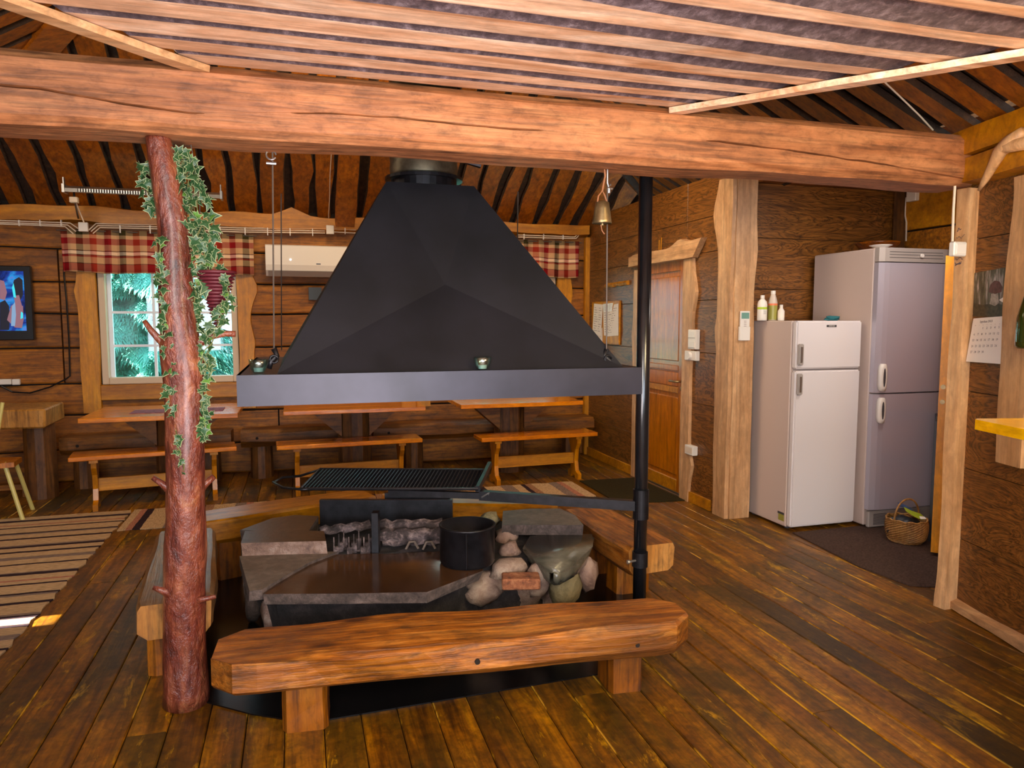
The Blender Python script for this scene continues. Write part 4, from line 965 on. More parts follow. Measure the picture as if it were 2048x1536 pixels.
bm = B(); hk = aty(1215, 352, 2.93); tube(bm, [Vector((hk.x, 2.93, 2.10)), hk + Vector((0, 0, -0.03)), hk + Vector((0.005, 0, -0.045)), hk + Vector((0.016, 0, -0.035))], 0.004, 8); q = aty(1218, 377, 2.93); tube(bm, [q + Vector((-0.01, 0, 0)), q + Vector((0.016, 0, 0))], 0.005, 8); tube(bm, [q, q + Vector((0, 0, -0.02))], 0.007, 8); ob('hook', bm, M['steel'], bell)
# candle glasses on the hood rim
def candle(px, py, y, label):
    p = aty(px, py, y); r_ = empty('candle_glass', (p.x, y, 1.2355), 0, label, 'candle holder'); bm = B(); n = 16; b0 = (p.x, y, 1.2355)
    prof = [(0.018, 0.0), (0.022, 0.004), (0.030, 0.018), (0.036, 0.036), (0.038, 0.052)]; rings = []
    for j, (rr, z) in enumerate(prof): rings.append([(b0[0] + rr * cos(2 * pi * k / n), b0[1] + rr * sin(2 * pi * k / n), b0[2] + z + (0.005 * (k % 2 == 0) if j == 4 else 0)) for k in range(n)])
    for j, (rr, z) in reversed(list(enumerate(prof[1:], 1))): rings.append([(b0[0] + (rr - 0.003) * cos(2 * pi * k / n), b0[1] + (rr - 0.003) * sin(2 * pi * k / n), b0[2] + z + (0.005 * (k % 2 == 0) if j == 4 else 0.001)) for k in range(n)])
    loft(bm, rings); ob('glass_cup', bm, M['tealglass'], r_, smooth=True)
    bm = B(); lathe(bm, [(0.017, 0.006), (0.019, 0.022)], b0, 16); ob('tea_light', bm, M['paper_w'], r_)
candle(965, 738, 3.022, 'teal tulip-shaped candle glass standing on the front of the hood rim')
candle(517, 736, 3.10, 'clear ribbed candle glass on the left end of the hood rim')

# ------------------------------------------------------------------ black pole with swinging arm and grill
pb = aty(1287, 738, 3.02); px_ = pb.x + 0.005
pole = empty('black_pole', (px_, 3.035, 0), 0, 'glossy black steel pole from floor to beam at the right of the hood', 'pole')
bm = B(); lathe(bm, [(0.031, 0), (0.031, 2.095)], (px_, 3.035, 0), 24); ob('pipe', bm, M['pole'], pole, smooth=True)
for (z0, z1) in ((0.52, 0.66), (0.29, 0.36), (0.0, 0.012)):
    bm = B(); rr = 0.037 if z1 > 0.02 else 0.07; lathe(bm, [(rr, z0), (rr, z1)], (px_, 3.035, 0), 24); ob('sleeve', bm, M['black'], pole)
bm = B(); tube(bm, [(px_ - 0.03, 3.02, 0.325), (px_ - 0.07, 3.01, 0.325)], 0.006, 8); tube(bm, [(px_ - 0.068, 3.01, 0.325), (px_ - 0.078, 3.01, 0.325)], 0.010, 8); ob('clamp_screw', bm, M['steel'], pole)
# arm with grill
arm = empty('grill_arm', (px_, 3.035, 0.56), 0, 'black swinging arm carrying the flat grill over the fire', 'grill')
e1 = atz(960, 990, 0.60); e2 = atz(778, 985, 0.60); e0 = Vector((px_ - 0.03, 3.035, 0.585))
def bar(bm, a, b_, w_, h):
    d = (b_ - a).normalized(); n_ = Vector((-d.y, d.x, 0)).normalized(); up = Vector((0, 0, 1))
    loft(bm, [[p + n_ * sx * w_ / 2 + up * sz * h / 2 for sx, sz in ((-1, -1), (1, -1), (1, 1), (-1, 1))] for p in (a, b_)])
bm = B(); bar(bm, e0, e1, 0.04, 0.045); ob('arm', bm, M['black'], arm)
bm = B(); bar(bm, e1 + (e0 - e1) * 0.08, e2, 0.028, 0.03); ob('sliding_bar', bm, M['black'], arm)
bm = B(); tube(bm, [e1 + Vector((0.0, -0.03, -0.005)), e1 + Vector((0.02, -0.04, 0.01)), e1 + Vector((0.035, -0.04, 0.02)), e1 + Vector((0.03, -0.03, -0.01))], 0.004, 6); ob('wing_screw', bm, M['steel'], arm)
gz = 0.635; gp = [atz(600, 978, gz), atz(955, 978, gz), atz(972, 940, gz), atz(640, 938, gz)]
bm = B(); NX = 46; NYY = 24
def gq(u, v): return (gp[0].lerp(gp[1], u)).lerp(gp[3].lerp(gp[2], u), v)
for i in range(NX + 1): tube(bm, [gq(i / NX, 0), gq(i / NX, 1)], 0.0036, 4)
for j in range(NYY + 1): tube(bm, [gq(0, j / NYY), gq(1, j / NYY)], 0.003, 4)
m_ = ob('grill_mesh', bm, M['black'], arm)
bm = B(); tube(bm, gp + [gp[0]], 0.008, 6); ob('grill_frame', bm, M['black'], arm)
bm = B(); tube(bm, [gq(1.0, 0.0) + Vector((0, 0, 0.0)), gq(1.0, 0.5) + Vector((0.01, 0, 0.012)), gq(1.0, 1.0) + Vector((0.02, 0, 0.03))], 0.017, 6); ob('grill_grip', bm, M['black'], arm)
bm = B(); tube(bm, [gq(0, 0.95), atz(600, 952, gz), atz(565, 955, gz), atz(546, 965, gz), atz(565, 975, gz), atz(605, 979, gz), gq(0.06, 0)], 0.007, 8); ob('handle_loop', bm, M['black'], arm, smooth=True)

# ------------------------------------------------------------------ fireplace of stone
fp = empty('stone_fireplace', (0.55, 3.4, 0), 0, 'low fireplace of dark slabs and fieldstones under the hood', 'fireplace')
Pz = lambda l, z: [tuple(atz(a, b_, z))[:2] for a, b_ in l]
ZS = 0.36
bm = B(); prism(bm, Pz([(526, 1188), (700, 1187), (854, 1184), (967, 1141), (940, 1105), (887, 1103), (674, 1109), (625, 1120), (588, 1142)], ZS), ZS - 0.045, ZS, 0, 1, 0.01, 0.01, 3)
ob('dark_front_slab', bm, [M['blackslab'], M['slabedge']], fp); fp.children[-1]['label'] = 'polished dark brown front slab'
bm = B(); prism(bm, Pz([(479, 1113), (560, 1105), (674, 1104), (620, 1125), (575, 1150), (524, 1180), (499, 1183)], ZS + 0.01), ZS - 0.03, ZS + 0.012, 0, 1, 0.01, 0.008, 4)
ob('grey_slab', bm, [M['greyslab'], M['slabedge']], fp)
bm = B(); prism(bm, Pz([(482, 1086), (560, 1084), (652, 1082), (648, 1062), (560, 1060), (490, 1062)], ZS + 0.075), ZS + 0.012, ZS + 0.075, 0, 1, 0.0, 0.012, 5)
ob('stone_block', bm, [M['brownslab'], M['pinkstone']], fp)
bm = B(); prism(bm, Pz([(480, 1060), (545, 1036), (590, 1030), (637, 1032), (616, 1064)], ZS + 0.07), ZS, ZS + 0.07, 0, 1, 0.0, 0.01, 6); ob('back_slab', bm, [M['brownslab'], M['slabedge']], fp)
bm = B(); prism(bm, Pz([(1004, 1050), (1006, 1022), (1060, 1017), (1120, 1017), (1150, 1030), (1167, 1050)], ZS + 0.04), ZS - 0.01, ZS + 0.04, 0, 1, 0.0, 0.008, 7); ob('light_slab', bm, [M['greyslab'], M['slabedge']], fp)
bm = B(); gpoly = Pz([(1041, 1092), (1054, 1070), (1120, 1066), (1192, 1066), (1186, 1092), (1160, 1124), (1126, 1143), (1100, 1144), (1070, 1122)], ZS - 0.01)
prism(bm, gpoly, ZS - 0.10, ZS - 0.01, 0, 0, 0.10, 0.0, 8); bmesh.ops.bevel(bm, geom=list(bm.edges), offset=0.018, segments=2, affect='EDGES'); ob('green_boulder', bm, M['greenstone'], fp, smooth=True)
# masonry body
bm = B(); r = random.Random(3)
body = Pz([(545, 1180), (845, 1180), (945, 1138), (1070, 1112), (1140, 1080), (1150, 1045), (1000, 1042), (640, 1048), (500, 1070), (500, 1150)], ZS - 0.05)
prism(bm, body, 0.0, ZS - 0.05, 0, 0, 0.04); ob('rubble_core', bm, M['ash'], fp)
for nm, px, py, z, rr, mat, sd in (('fieldstone', 1128, 1172, 0.17, (0.085, 0.08, 0.11), 'mossstone', 1), ('fieldstone', 1172, 1148, 0.20, (0.06, 0.07, 0.09), 'redstone', 2), ('fieldstone', 1108, 1190, 0.10, (0.07, 0.06, 0.09), 'pinkstone', 3), ('fieldstone', 1075, 1160, 0.26, (0.05, 0.05, 0.08), 'mortar', 4), ('fieldstone', 1020, 1140, 0.30, (0.09, 0.05, 0.05), 'mortar', 5), ('fieldstone', 985, 1163, 0.24, (0.12, 0.06, 0.05), 'mortar', 6), ('fieldstone', 1000, 1195, 0.14, (0.16, 0.09, 0.10), 'ash', 7), ('fieldstone', 880, 1215, 0.12, (0.14, 0.08, 0.10), 'ash', 8), ('fieldstone', 700, 1235, 0.13, (0.15, 0.07, 0.10), 'redstone', 9), ('fieldstone', 600, 1235, 0.13, (0.09, 0.06, 0.09), 'slabedge', 10), ('fieldstone', 545, 1225, 0.15, (0.05, 0.06, 0.12), 'pinkstone', 11), ('fieldstone', 1015, 1075, 0.33, (0.06, 0.05, 0.05), 'redstone', 12), ('fieldstone', 980, 1040, 0.36, (0.06, 0.05, 0.04), 'mossstone', 13), ('fieldstone', 1020, 1105, 0.32, (0.05, 0.05, 0.05), 'pinkstone', 14), ('fieldstone', 505, 1200, 0.12, (0.04, 0.05, 0.13), 'slabedge', 15), ('fieldstone', 1050, 1180, 0.17, (0.11, 0.07, 0.10), 'mortar', 16), ('fieldstone', 965, 1185, 0.20, (0.08, 0.06, 0.06), 'mortar', 17), ('fieldstone', 1040, 1215, 0.07, (0.12, 0.08, 0.08), 'ash', 18), ('fieldstone', 1150, 1120, 0.24, (0.06, 0.05, 0.05), 'pinkstone', 19), ('fieldstone', 780, 1228, 0.12, (0.12, 0.06, 0.09), 'pinkstone', 20)):
    p = atz(px, py, z); bm = B(); rock(bm, (p.x, p.y + 0.01, z), rr, sd, 2, 0.20); ob(nm, bm, M[mat], fp, smooth=True)
bm = B(); q = atz(1035, 1148, 0.30); box(bm, -0.085, 0.085, -0.05, 0.05, -0.025, 0.025, bev=0.006); bmesh.ops.rotate(bm, verts=bm.verts, matrix=Matrix.Rotation(-0.25, 3, 'Z')); bmesh.ops.translate(bm, verts=bm.verts, vec=(q.x, q.y - 0.05, 0.285)); ob('brick', bm, M['brick'], fp)
# fire bed
fb = Pz([(655, 1110), (890, 1105), (885, 1030), (640, 1040)], ZS)
bm = B(); prism(bm, fb, ZS - 0.06, ZS - 0.02); bmesh.ops.subdivide_edges(bm, edges=list(bm.edges), cuts=6, use_grid_fill=True)
for v in bm.verts:
    if v.co.z > ZS - 0.03: v.co.z += 0.03 * abs(mnoise.noise(v.co * 22)) + 0.008
ob('ash_bed', bm, M['ash'], fp)
def fbox(px0, px1, py, z0, z1, dy, mat, name):
    a, b_ = atz(px0, py, z0), atz(px1, py, z0); d = (b_ - a).normalized(); n_ = Vector((-d.y, d.x, 0)); bm = B()
    loft(bm, [[p + n_ * s_ * dy + Vector((0, 0, z)) for s_, z in ((0, 0), (1, 0), (1, z1 - z0), (0, z1 - z0))] for p in (a, b_)]); return ob(name, bm, M[mat], fp)
fbox(640, 905, 1052, ZS, ZS + 0.14, 0.03, 'black', 'fire_back_plate')
fbox(744, 757, 1110, ZS - 0.01, ZS + 0.19, 0.05, 'black', 'iron_upright')
fbox(770, 900, 1045, ZS, 0.52, 0.05, 'black', 'iron_box')
for i, (a, b_, ya, yb, z, rr) in enumerate(((758, 886, 1052, 1050, ZS + 0.07, 0.030), (760, 886, 1072, 1068, ZS + 0.05, 0.030), (640, 740, 1062, 1050, ZS + 0.06, 0.022), (765, 886, 1085, 1080, ZS + 0.02, 0.020))):
    p, q = atz(a, ya, z), atz(b_, yb, z); bm = B(); tube(bm, [p.lerp(q, k / 10) + Vector((0, 0, 0.006 * sin(k * 2.1))) for k in range(11)], [rr * (0.85 + 0.25 * abs(sin(k * 1.7))) for k in range(11)], 8); ob('charred_log', bm, M['charwood'], fp)
for k in range(9):
    p = atz(672 + k * 9, 1098 - (k % 3) * 4, ZS + 0.02); bm = B(); box(bm, p.x - 0.012, p.x + 0.012, p.y - 0.01, p.y + 0.01, ZS - 0.01, ZS + 0.03 + 0.012 * (k % 3)); ob('coal', bm, M['charwood'], fp)
for k in range(8):
    p = atz(668 + k * 10, 1095, ZS + 0.03); bm = B(); tube(bm, [p, p + Vector((0.0, 0.0, 0.05 + 0.015 * (k % 3)))], 0.003, 5); ob('grate_bar', bm, M['charwood'], fp)
for k in range(2):
    p = atz(824 + k * 34, 1098, ZS + 0.0); bm = B(); tube(bm, [p + Vector((-0.03, 0, 0.0)), p + Vector((-0.012, 0, 0.035)), p + Vector((0.012, 0, 0.035)), p + Vector((0.03, 0, 0.0))], 0.006, 6); ob('bent_iron', bm, M['greyslab'], fp)
# pot
pp = atz(945, 1138, ZS); PR = 0.124
pot = empty('iron_pot', (pp.x, pp.y + PR * 0.8, ZS), 0, 'straight-sided black iron pot standing on the dark slab', 'pot'); pc = tuple(pot.location)
bm = B(); lathe(bm, [(PR * 0.94, 0), (PR, 0.012), (PR, 0.165), (PR + 0.004, 0.168), (PR + 0.004, 0.176), (PR - 0.006, 0.176), (PR - 0.006, 0.02), (0.0, 0.018)], pc, 36, caps=False); ob('pot_wall', bm, M['black'], pot, smooth=True)
bm = B(); tube(bm, [Vector(pc) + Vector((-PR * 0.25, -PR * 0.985, 0.01)), Vector(pc) + Vector((-PR * 0.25, -PR * 0.985, 0.165))], 0.005, 6); ob('seam', bm, M['steel'] if False else M['black'], pot)
bm = B(); prism(bm, [(pc[0] + 0.17 * cos(a), pc[1] - 0.02 + 0.14 * sin(a)) for a in [k * pi / 6 for k in range(12)]], ZS + 0.0005, ZS + 0.001)
bm.free()
# black sheet on the floor under the fireplace
bm = B(); prism(bm, [(0.0, 2.60), (1.15, 2.64), (1.66, 3.0), (1.68, 4.35), (0.8, 4.75), (-0.50, 4.72), (-0.52, 2.98), (-0.2, 2.72)], 0.0005, 0.006)
ob('floor_plate', bm, M['plate'], label='glossy black steel sheet on the floor under the fireplace', cat='floor plate')

# ------------------------------------------------------------------ hewn log benches round the fire
def log_bench(a, b_, W, H, top, seed, label, legs, mat='bench', wob=0.008, chf=0.03, endy=0.0):
    a, b_ = Vector((*a, 0)), Vector((*b_, 0)); L = (b_ - a).length; rz = math.atan2((b_ - a).y, (b_ - a).x)
    r_ = empty('log_bench', a, rz, label, 'bench', 'hewn log benches round the fireplace')
    bm = B(); hewn(bm, L, W, H, seed, chf, 22, wob, 0, 1, 0.06, top - H, endy); ob('seat_log', bm, [M[mat], M['bench_end']], r_, local=True)
    for k, (s, w_, d_, dy) in enumerate(legs):
        bm = B(); n = 8; rr = random.Random(seed * 5 + k); rings = []
        for z in (0, 0.04, (top - H) * 0.6, top - H + 0.02):
            rings.append([(s + w_ / 2 * cx_ * (1 + rr.uniform(-0.03, 0.03)), dy + d_ / 2 * cy_ * (1 + rr.uniform(-0.03, 0.03)), z) for cx_, cy_ in ((-1, -0.7), (-0.8, -1), (0.8, -1), (1, -0.7), (1, 0.7), (0.8, 1), (-0.8, 1), (-1, 0.7))])
        loft(bm, rings); ob('leg', bm, M['bench_leg'], r_, local=True)
    return r_
M['bench_leg'] = wood('bench_stump', (0.16, 0.05, 0.012), (0.30, 0.10, 0.022), (0.42, 0.17, 0.045), 'z', 0.8, 0.5, 0.1, 0.5, 0.5)
fbn = log_bench((-0.305, 2.625), (1.43, 2.485), 0.30, 0.128, 0.315, 3, 'long hewn log bench in front of the fireplace, nearest the camera', [(0.30, 0.155, 0.17, 0.035), (1.51, 0.14, 0.17, 0.06)], wob=0.016, chf=0.03, endy=0.50)
for (s, rr, m_, z) in ((0.225, 0.009, 'trim_y', 0.245), (0.90, 0.010, 'subfloor', 0.245), (1.50, 0.009, 'subfloor', 0.25)):
    bm = B(); tube(bm, [(s, -0.130, z), (s, -0.1525, z)], rr, 10); ob('peg', bm, M[m_], fbn, local=True)
M['bench_grey'] = wood('worn_bench_top', (0.15, 0.07, 0.03), (0.24, 0.125, 0.055), (0.33, 0.185, 0.085), 'x', 0.8, 0.35, 0.03, 0.3, 0.3, lines=0.3, bump=0.5)
log_bench((-0.485, 2.985), (-0.585, 4.03), 0.285, 0.145, 0.36, 8, 'greyish hewn log bench left of the fireplace, end-on behind the trunk post', [(0.24, 0.15, 0.20, 0.02), (0.9, 0.16, 0.2, 0)], 'bench_grey')
M['bench_amber'] = wood('amber_bench_top', (0.24, 0.085, 0.013), (0.38, 0.15, 0.022), (0.50, 0.22, 0.038), 'x', 0.8, 0.35, 0.03, 0.3, 0.3, lines=0.25)
log_bench((-0.66, 4.24), (0.40, 4.62), 0.27, 0.145, 0.36, 12, 'amber log bench running diagonally at the back left of the fireplace', [(0.25, 0.14, 0.18, 0), (0.85, 0.14, 0.18, 0)], 'bench_amber')
log_bench((0.46, 4.44), (1.50, 4.13), 0.27, 0.145, 0.355, 14, 'amber log bench behind the grill at the back right of the fireplace', [(0.2, 0.14, 0.18, 0), (0.9, 0.14, 0.18, 0)], 'bench_amber')
log_bench((1.625, 3.115), (1.60, 3.90), 0.27, 0.14, 0.355, 17, 'log bench right of the fireplace, end-on behind the black pole', [(0.36, 0.15, 0.19, -0.06), (0.68, 0.15, 0.2, 0)], 'bench')

# ------------------------------------------------------------------ tables and benches at the back wall
def table(x0, x1, y0, label, stump_x, cloth=None):
    y1 = y0 + 0.78; zt = 0.72; r_ = empty('pine_table', ((x0 + x1) / 2, y0 + 0.4, 0), 0, label, 'table', 'pine tables along the back wall')
    n = 4
    for k in range(n):
        bm = B(); a = y0 + (y1 - y0) * k / n; box(bm, x0, x1, a + 0.001, a + (y1 - y0) / n - 0.001, zt - 0.035, zt, bev=0.003); ob('table_board', bm, M['var_x'], r_, origin=((x0 + x1) / 2, a, zt))
    bm = B(); rings = []
    for z in (0, 0.3, zt - 0.036): rings.append([(stump_x + 0.15 * cos(k * pi / 5 + 0.1) * (1 + 0.05 * sin(k * 2 + z * 9)), y0 + 0.60 + 0.14 * sin(k * pi / 5 + 0.1), z) for k in range(10)])
    loft(bm, rings); ob('stump_pedestal', bm, M['old_z'], r_)
    for sg in (-1, 1):
        bm = B(); xa = stump_x + sg * 0.12; xb = stump_x + sg * 0.42
        v0 = [(xa, zt - 0.037), (xb, zt - 0.037), (xa, zt - 0.30)]; rings = [[(p[0], yy, p[1]) for p in v0] for yy in (y0 + 0.48, y0 + 0.70)]; loft(bm, rings); ob('brace', bm, M['old_x'], r_)
    return r_
table(-1.585, -0.47, 6.02, 'varnished pine table under the window behind the trunk post, runner on top', -1.02)
table(-0.13, 1.02, 6.05, 'varnished pine table behind the hood, middle of the three', 0.47)
table(1.33, 2.46, 6.07, 'varnished pine table nearest the pine door', 1.93)
bm = B(); q = [(-1.28, 6.22), (-0.60, 6.22), (-0.60, 6.45), (-1.28, 6.45)]; prism(bm, q, 0.7205, 0.725); ob('table_runner', bm, plain('purple_runner', (0.20, 0.06, 0.09), 0.8, nz=0.5, nsc=30), label='thin purple runner lying on the left pine table', cat='runner')
def pine_bench(x0, y0, x1, y1, label, d=0.27):
    a, b_ = Vector((x0, y0, 0)), Vector((x1, y1, 0)); L = (b_ - a).length; rz = math.atan2(y1 - y0, x1 - x0); zt = 0.43
    r_ = empty('pine_bench', a, rz, label, 'bench', 'pine benches at the tables')
    bm = B(); box(bm, 0, L, 0, d, zt - 0.035, zt, bev=0.004); ob('seat', bm, M['var_x'], r_, local=True)
    for s in (0.16, L - 0.17):
        bm = B(); prof = [(0.02, 0.0), (0.02, 0.05), (0.075, 0.075), (0.095, 0.16), (0.08, 0.27), (0.035, 0.33), (0.03, zt - 0.036)]
        left = [(d / 2 - (d / 2 - p[0]), p[1]) for p in prof]; right = [(d - p[0], p[1]) for p in reversed(prof)]
        poly = [(p[0] * 1.0, p[1]) for p in prof] + right + [(d / 2 + 0.05, 0.0), (d / 2 + 0.04, 0.03), (d / 2 - 0.04, 0.03), (d / 2 - 0.05, 0.0)]
        rings = [[(s + dx, p[0], p[1]) for p in poly] for dx in (-0.018, 0.018)]; loft(bm, rings); ob('leg', bm, M['var_z'], r_, local=True)
    bm = B(); box(bm, 0.178, L - 0.188, d / 2 - 0.015, d / 2 + 0.015, 0.135, 0.235, bev=0.002); ob('stretcher', bm, M['var_x'] if False else M['trim_x'], r_, local=True)
    for s in (0.16, L - 0.17):
        bm = B(); box(bm, s - 0.03, s + 0.03, 0.03, d - 0.03, zt - 0.06, zt - 0.0355); ob('cleat', bm, M['var_z'], r_, local=True)
    return r_
pine_bench(-1.665, 6.03, -0.50, 6.19, 'varnished pine bench in front of the left table, half hidden by the trunk post')
pine_bench(-0.19, 6.11, 1.01, 6.17, 'varnished pine bench in front of the middle table, behind the grill')
pine_bench(1.50, 6.02, 2.60, 6.06, 'varnished pine bench in front of the table nearest the pine door')
# long rounded log benches on the wall
def wall_bench(x0, x1, y, label, legs):
    r_ = empty('wall_log_bench', (x0, y, 0), 0, label, 'bench', 'rounded log benches on the back wall'); bm = B(); hewn(bm, x1 - x0, 0.30, 0.155, int(x1 * 7) + 30, 0.05, 20, 0.008, 0, 1, 0.05, 0.30); ob('seat_log', bm, [M['old_x'], M['old_x']], r_, local=True)
    for s in legs:
        bm = B(); lathe(bm, [(0.10, 0), (0.095, 0.3)], (s - x0, 0, 0), 10); ob('leg', bm, M['old_z'], r_, local=True)
    bm = B(); tube(bm, [(0.14, -0.13, 0.385), (0.14, -0.154, 0.385)], 0.013, 10); ob('peg', bm, M['subfloor'], r_, local=True)
wall_bench(-1.96, -0.60, 7.02, 'brown rounded log bench on the wall under the left window', [-1.80, -0.8])
wall_bench(-0.52, 0.62, 7.02, 'brown rounded log bench on the wall behind the middle table', [-0.35, 0.45])
wall_bench(0.66, 2.90, 7.00, 'brown rounded log bench on the wall behind the right-hand table', [1.05, 2.7])
# block table at the far left
bt = empty('block_table', (-2.05, 6.62, 0), 0, 'thick pale slab table on a stump beside the left window', 'table')
bm = B(); box(bm, 0, 0.46, 0, 0.55, 0.61, 0.755, bev=0.012); bmesh.ops.translate(bm, verts=bm.verts, vec=(-2.38, 6.42, 0))
for v in bm.verts: v.co += Vector((0.02 * mnoise.noise(v.co * 5), 0.0, 0.008 * mnoise.noise(v.co * 4)))
ob('slab_top', bm, M['end_log'], bt)
bm = B(); lathe(bm, [(0.12, 0), (0.115, 0.61)], (-2.05, 6.72, 0), 12); ob('stump', bm, M['old_z'], bt)
# chair, left edge
ch = empty('wooden_chair', (-2.35, 6.0, 0), 0, 'chair with pale yellow legs and brown seat cut off by the left edge', 'chair')
bm = B(); a, b_ = aty(33, 1000, 5.95), aty(2, 915, 5.95); a2 = aty(44, 1008, 5.95); tube(bm, [Vector((a2.x, 5.95, 0)), aty(8, 925, 5.95)], 0.015, 8); ob('leg', bm, M['pale'], ch)
bm = B(); q0 = aty(30, 925, 5.95); prism(bm, [(q0.x, 5.93), (q0.x - 0.02, 6.15), (q0.x - 0.42, 6.22), (q0.x - 0.42, 5.80)], q0.z - 0.03, q0.z + 0.005); ob('seat', bm, M['door'], ch)
bm = B(); tube(bm, [aty(-12, 925, 6.1), aty(-4, 860, 6.1), aty(5, 805, 6.1)], 0.013, 8); ob('back_post', bm, M['pale'], ch)
bm = B(); tube(bm, [Vector((q0.x - 0.33, 5.9, 0)), Vector((q0.x - 0.36, 5.95, q0.z - 0.03))], 0.015, 8); ob('leg', bm, M['pale'], ch)
bm = B(); tube(bm, [Vector((q0.x - 0.36, 6.3, 0)), Vector((q0.x - 0.33, 6.15, q0.z - 0.03))], 0.015, 8); ob('leg', bm, M['pale'], ch)
bm = B(); tube(bm, [Vector((q0.x - 0.01, 6.28, 0)), Vector((q0.x - 0.06, 6.14, q0.z - 0.03))], 0.015, 8); ob('leg', bm, M['pale'], ch)
bm = B(); tube(bm, [Vector((q0.x - 0.40, 6.17, q0.z)), Vector((q0.x - 0.38, 6.3, q0.z + 0.48))], 0.013, 8); ob('back_post', bm, M['pale'], ch)
bm = B(); q1, q2 = aty(-60, 985, 6.75), aty(55, 972, 6.75); box(bm, q1.x, q2.x, 6.75, 6.79, q2.z - 0.03, q2.z + 0.015, bev=0.002); box(bm, q2.x - 0.04, q2.x, 6.755, 6.785, 0, q2.z - 0.03); box(bm, q1.x, q1.x + 0.04, 6.755, 6.785, 0, q2.z - 0.03); ob('low_rail', bm, M['old_x'], label='low wooden foot rail behind the pale-legged chair', cat='rail')

# ------------------------------------------------------------------ rugs and mats
def rug(poly_l, poly_r, z, mat, name, label, axis):
    bm = B(); n = 40; rings = []
    for i in range(n + 1):
        f_ = i / n; a = Vector((*poly_l[0], 0)).lerp(Vector((*poly_l[1], 0)), f_); b_ = Vector((*poly_r[0], 0)).lerp(Vector((*poly_r[1], 0)), f_)
        w1 = 0.010 * sin(i * 1.9); w2 = 0.010 * sin(i * 2.3 + 1); d = (b_ - a).normalized(); a = a + d * w1; b_ = b_ + d * w2
        rings.append([(a.x, a.y, z), (b_.x, b_.y, z), (b_.x, b_.y, z + 0.007), (a.x, a.y, z + 0.007)])
    loft(bm, rings); return ob(name, bm, mat, label=label, cat='rug', origin=(0, 0, z))
rug(((-2.32, 3.2), (-2.32, 6.0)), ((-1.27, 3.2), (-1.245, 6.02)), 0.001, M['rug1'], 'striped_rug', 'long rag rug with fine dark cross stripes lying at the left', 1)
rug(((-1.23, 5.45), (2.32, 5.43)), ((-1.23, 6.02), (2.32, 6.0)), 0.001, M['rug2'], 'striped_rug', 'rag rug with broad bands lying in front of the pine benches', 0)
bm = B(); prism(bm, [(3.20, 4.10), (3.13, 3.40), (3.17, 3.08), (3.42, 2.95), (4.50, 2.95), (4.50, 4.10)], 0.001, 0.008); ob('doormat', bm, M['doormat'], label='dark brown fibre mat on the floor in front of the fridges', cat='mat')
bm = B(); prism(bm, [(2.40, 5.15), (2.95, 5.10), (2.95, 5.98), (2.40, 6.0)], 0.001, 0.008); ob('doormat', bm, M['greenmat'], label='dark greenish mat on the floor before the pine door', cat='mat')

# ------------------------------------------------------------------ fridges
def rbx(bm, L, W, H, x, y, z, bev=0.012, seg=2):
    t = bmesh.new(); _box(t, x, x + L, y, y + W, z, z + H); bmesh.ops.bevel(t, geom=list(t.edges), offset=bev, segments=seg, affect='EDGES')
    me = bpy.data.meshes.new('t'); t.to_mesh(me); t.free(); bm.from_mesh(me); bpy.data.meshes.remove(me); return bm
def text(body, size, loc, rot, mat, parent=None, name='lettering', ext=0.0004, align='CENTER', sx=1.0):
    c = bpy.data.curves.new(name, 'FONT'); c.body = body; c.size = size; c.extrude = ext; c.align_x = align; c.align_y = 'CENTER'; c.resolution_u = 1
    o = bpy.data.objects.new(name, c); me = bpy.data.meshes.new_from_object(o); bpy.data.objects.remove(o); bpy.data.curves.remove(c)
    me.materials.append(mat); m = link(name, me, parent); m.location = Vector(loc) - (wloc(parent) if parent else Vector((0, 0, 0))); m.rotation_euler = rot; m.scale = (sx, 1, 1); return m
fs = empty('small_fridge', (3.48, 4.45, 0), 0, 'shorter white fridge-freezer with three bottles on top', 'fridge')
FX, FY, FW, FD, FH = 3.205, 4.13, 0.53, 0.54, 1.445
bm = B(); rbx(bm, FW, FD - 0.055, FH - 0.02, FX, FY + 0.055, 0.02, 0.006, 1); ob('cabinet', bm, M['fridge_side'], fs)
bm = B(); rbx(bm, FW, 0.05, 0.325, FX, FY, FH - 0.325, 0.010, 3); dr = ob('freezer_door', bm, M['fridge_small'], fs, origin=(FX, FY, FH - 0.3), smooth=False)
bm = B(); rbx(bm, FW, 0.05, FH - 0.325 - 0.012 - 0.03, FX, FY, 0.03, 0.010, 3); dr2 = ob('door', bm, M['fridge_small'], fs, origin=(FX, FY, 0.03))
def handle(par, z0, z1):
    bm = B(); x0 = FX + 0.005; rbx(bm, 0.042, 0.022, z1 - z0, x0, FY - 0.022, z0, 0.006, 2); ob('handle', bm, M['fridge_panel'], par)
    bm = B(); box(bm, x0 + 0.012, x0 + 0.030, FY - 0.0235, FY - 0.0215, z0 + 0.02, z1 - 0.02); ob('handle_grip', bm, M['steel'], par)
handle(dr, FH - 0.30, FH - 0.155); handle(dr2, FH - 0.50, FH - 0.355)
bm = B(); box(bm, FX + 0.235, FX + 0.315, FY - 0.002, FY, FH - 0.043, FH - 0.028); ob('badge', bm, M['rubber'], dr)
text('ZANUSSI', 0.012, (FX + 0.275, FY - 0.0025, FH - 0.0355), (pi / 2, 0, 0), M['white'], dr)
bm = B(); box(bm, FX - 0.001, FX, FY + 0.07, FY + 0.13, 0.055, 0.10); ob('sticker', bm, M['olive'], fs)
bm = B(); box(bm, FX - 0.0012, FX, FY + 0.07, FY + 0.14, 0.10, 0.115); ob('sticker', bm, M['rubber'], fs)
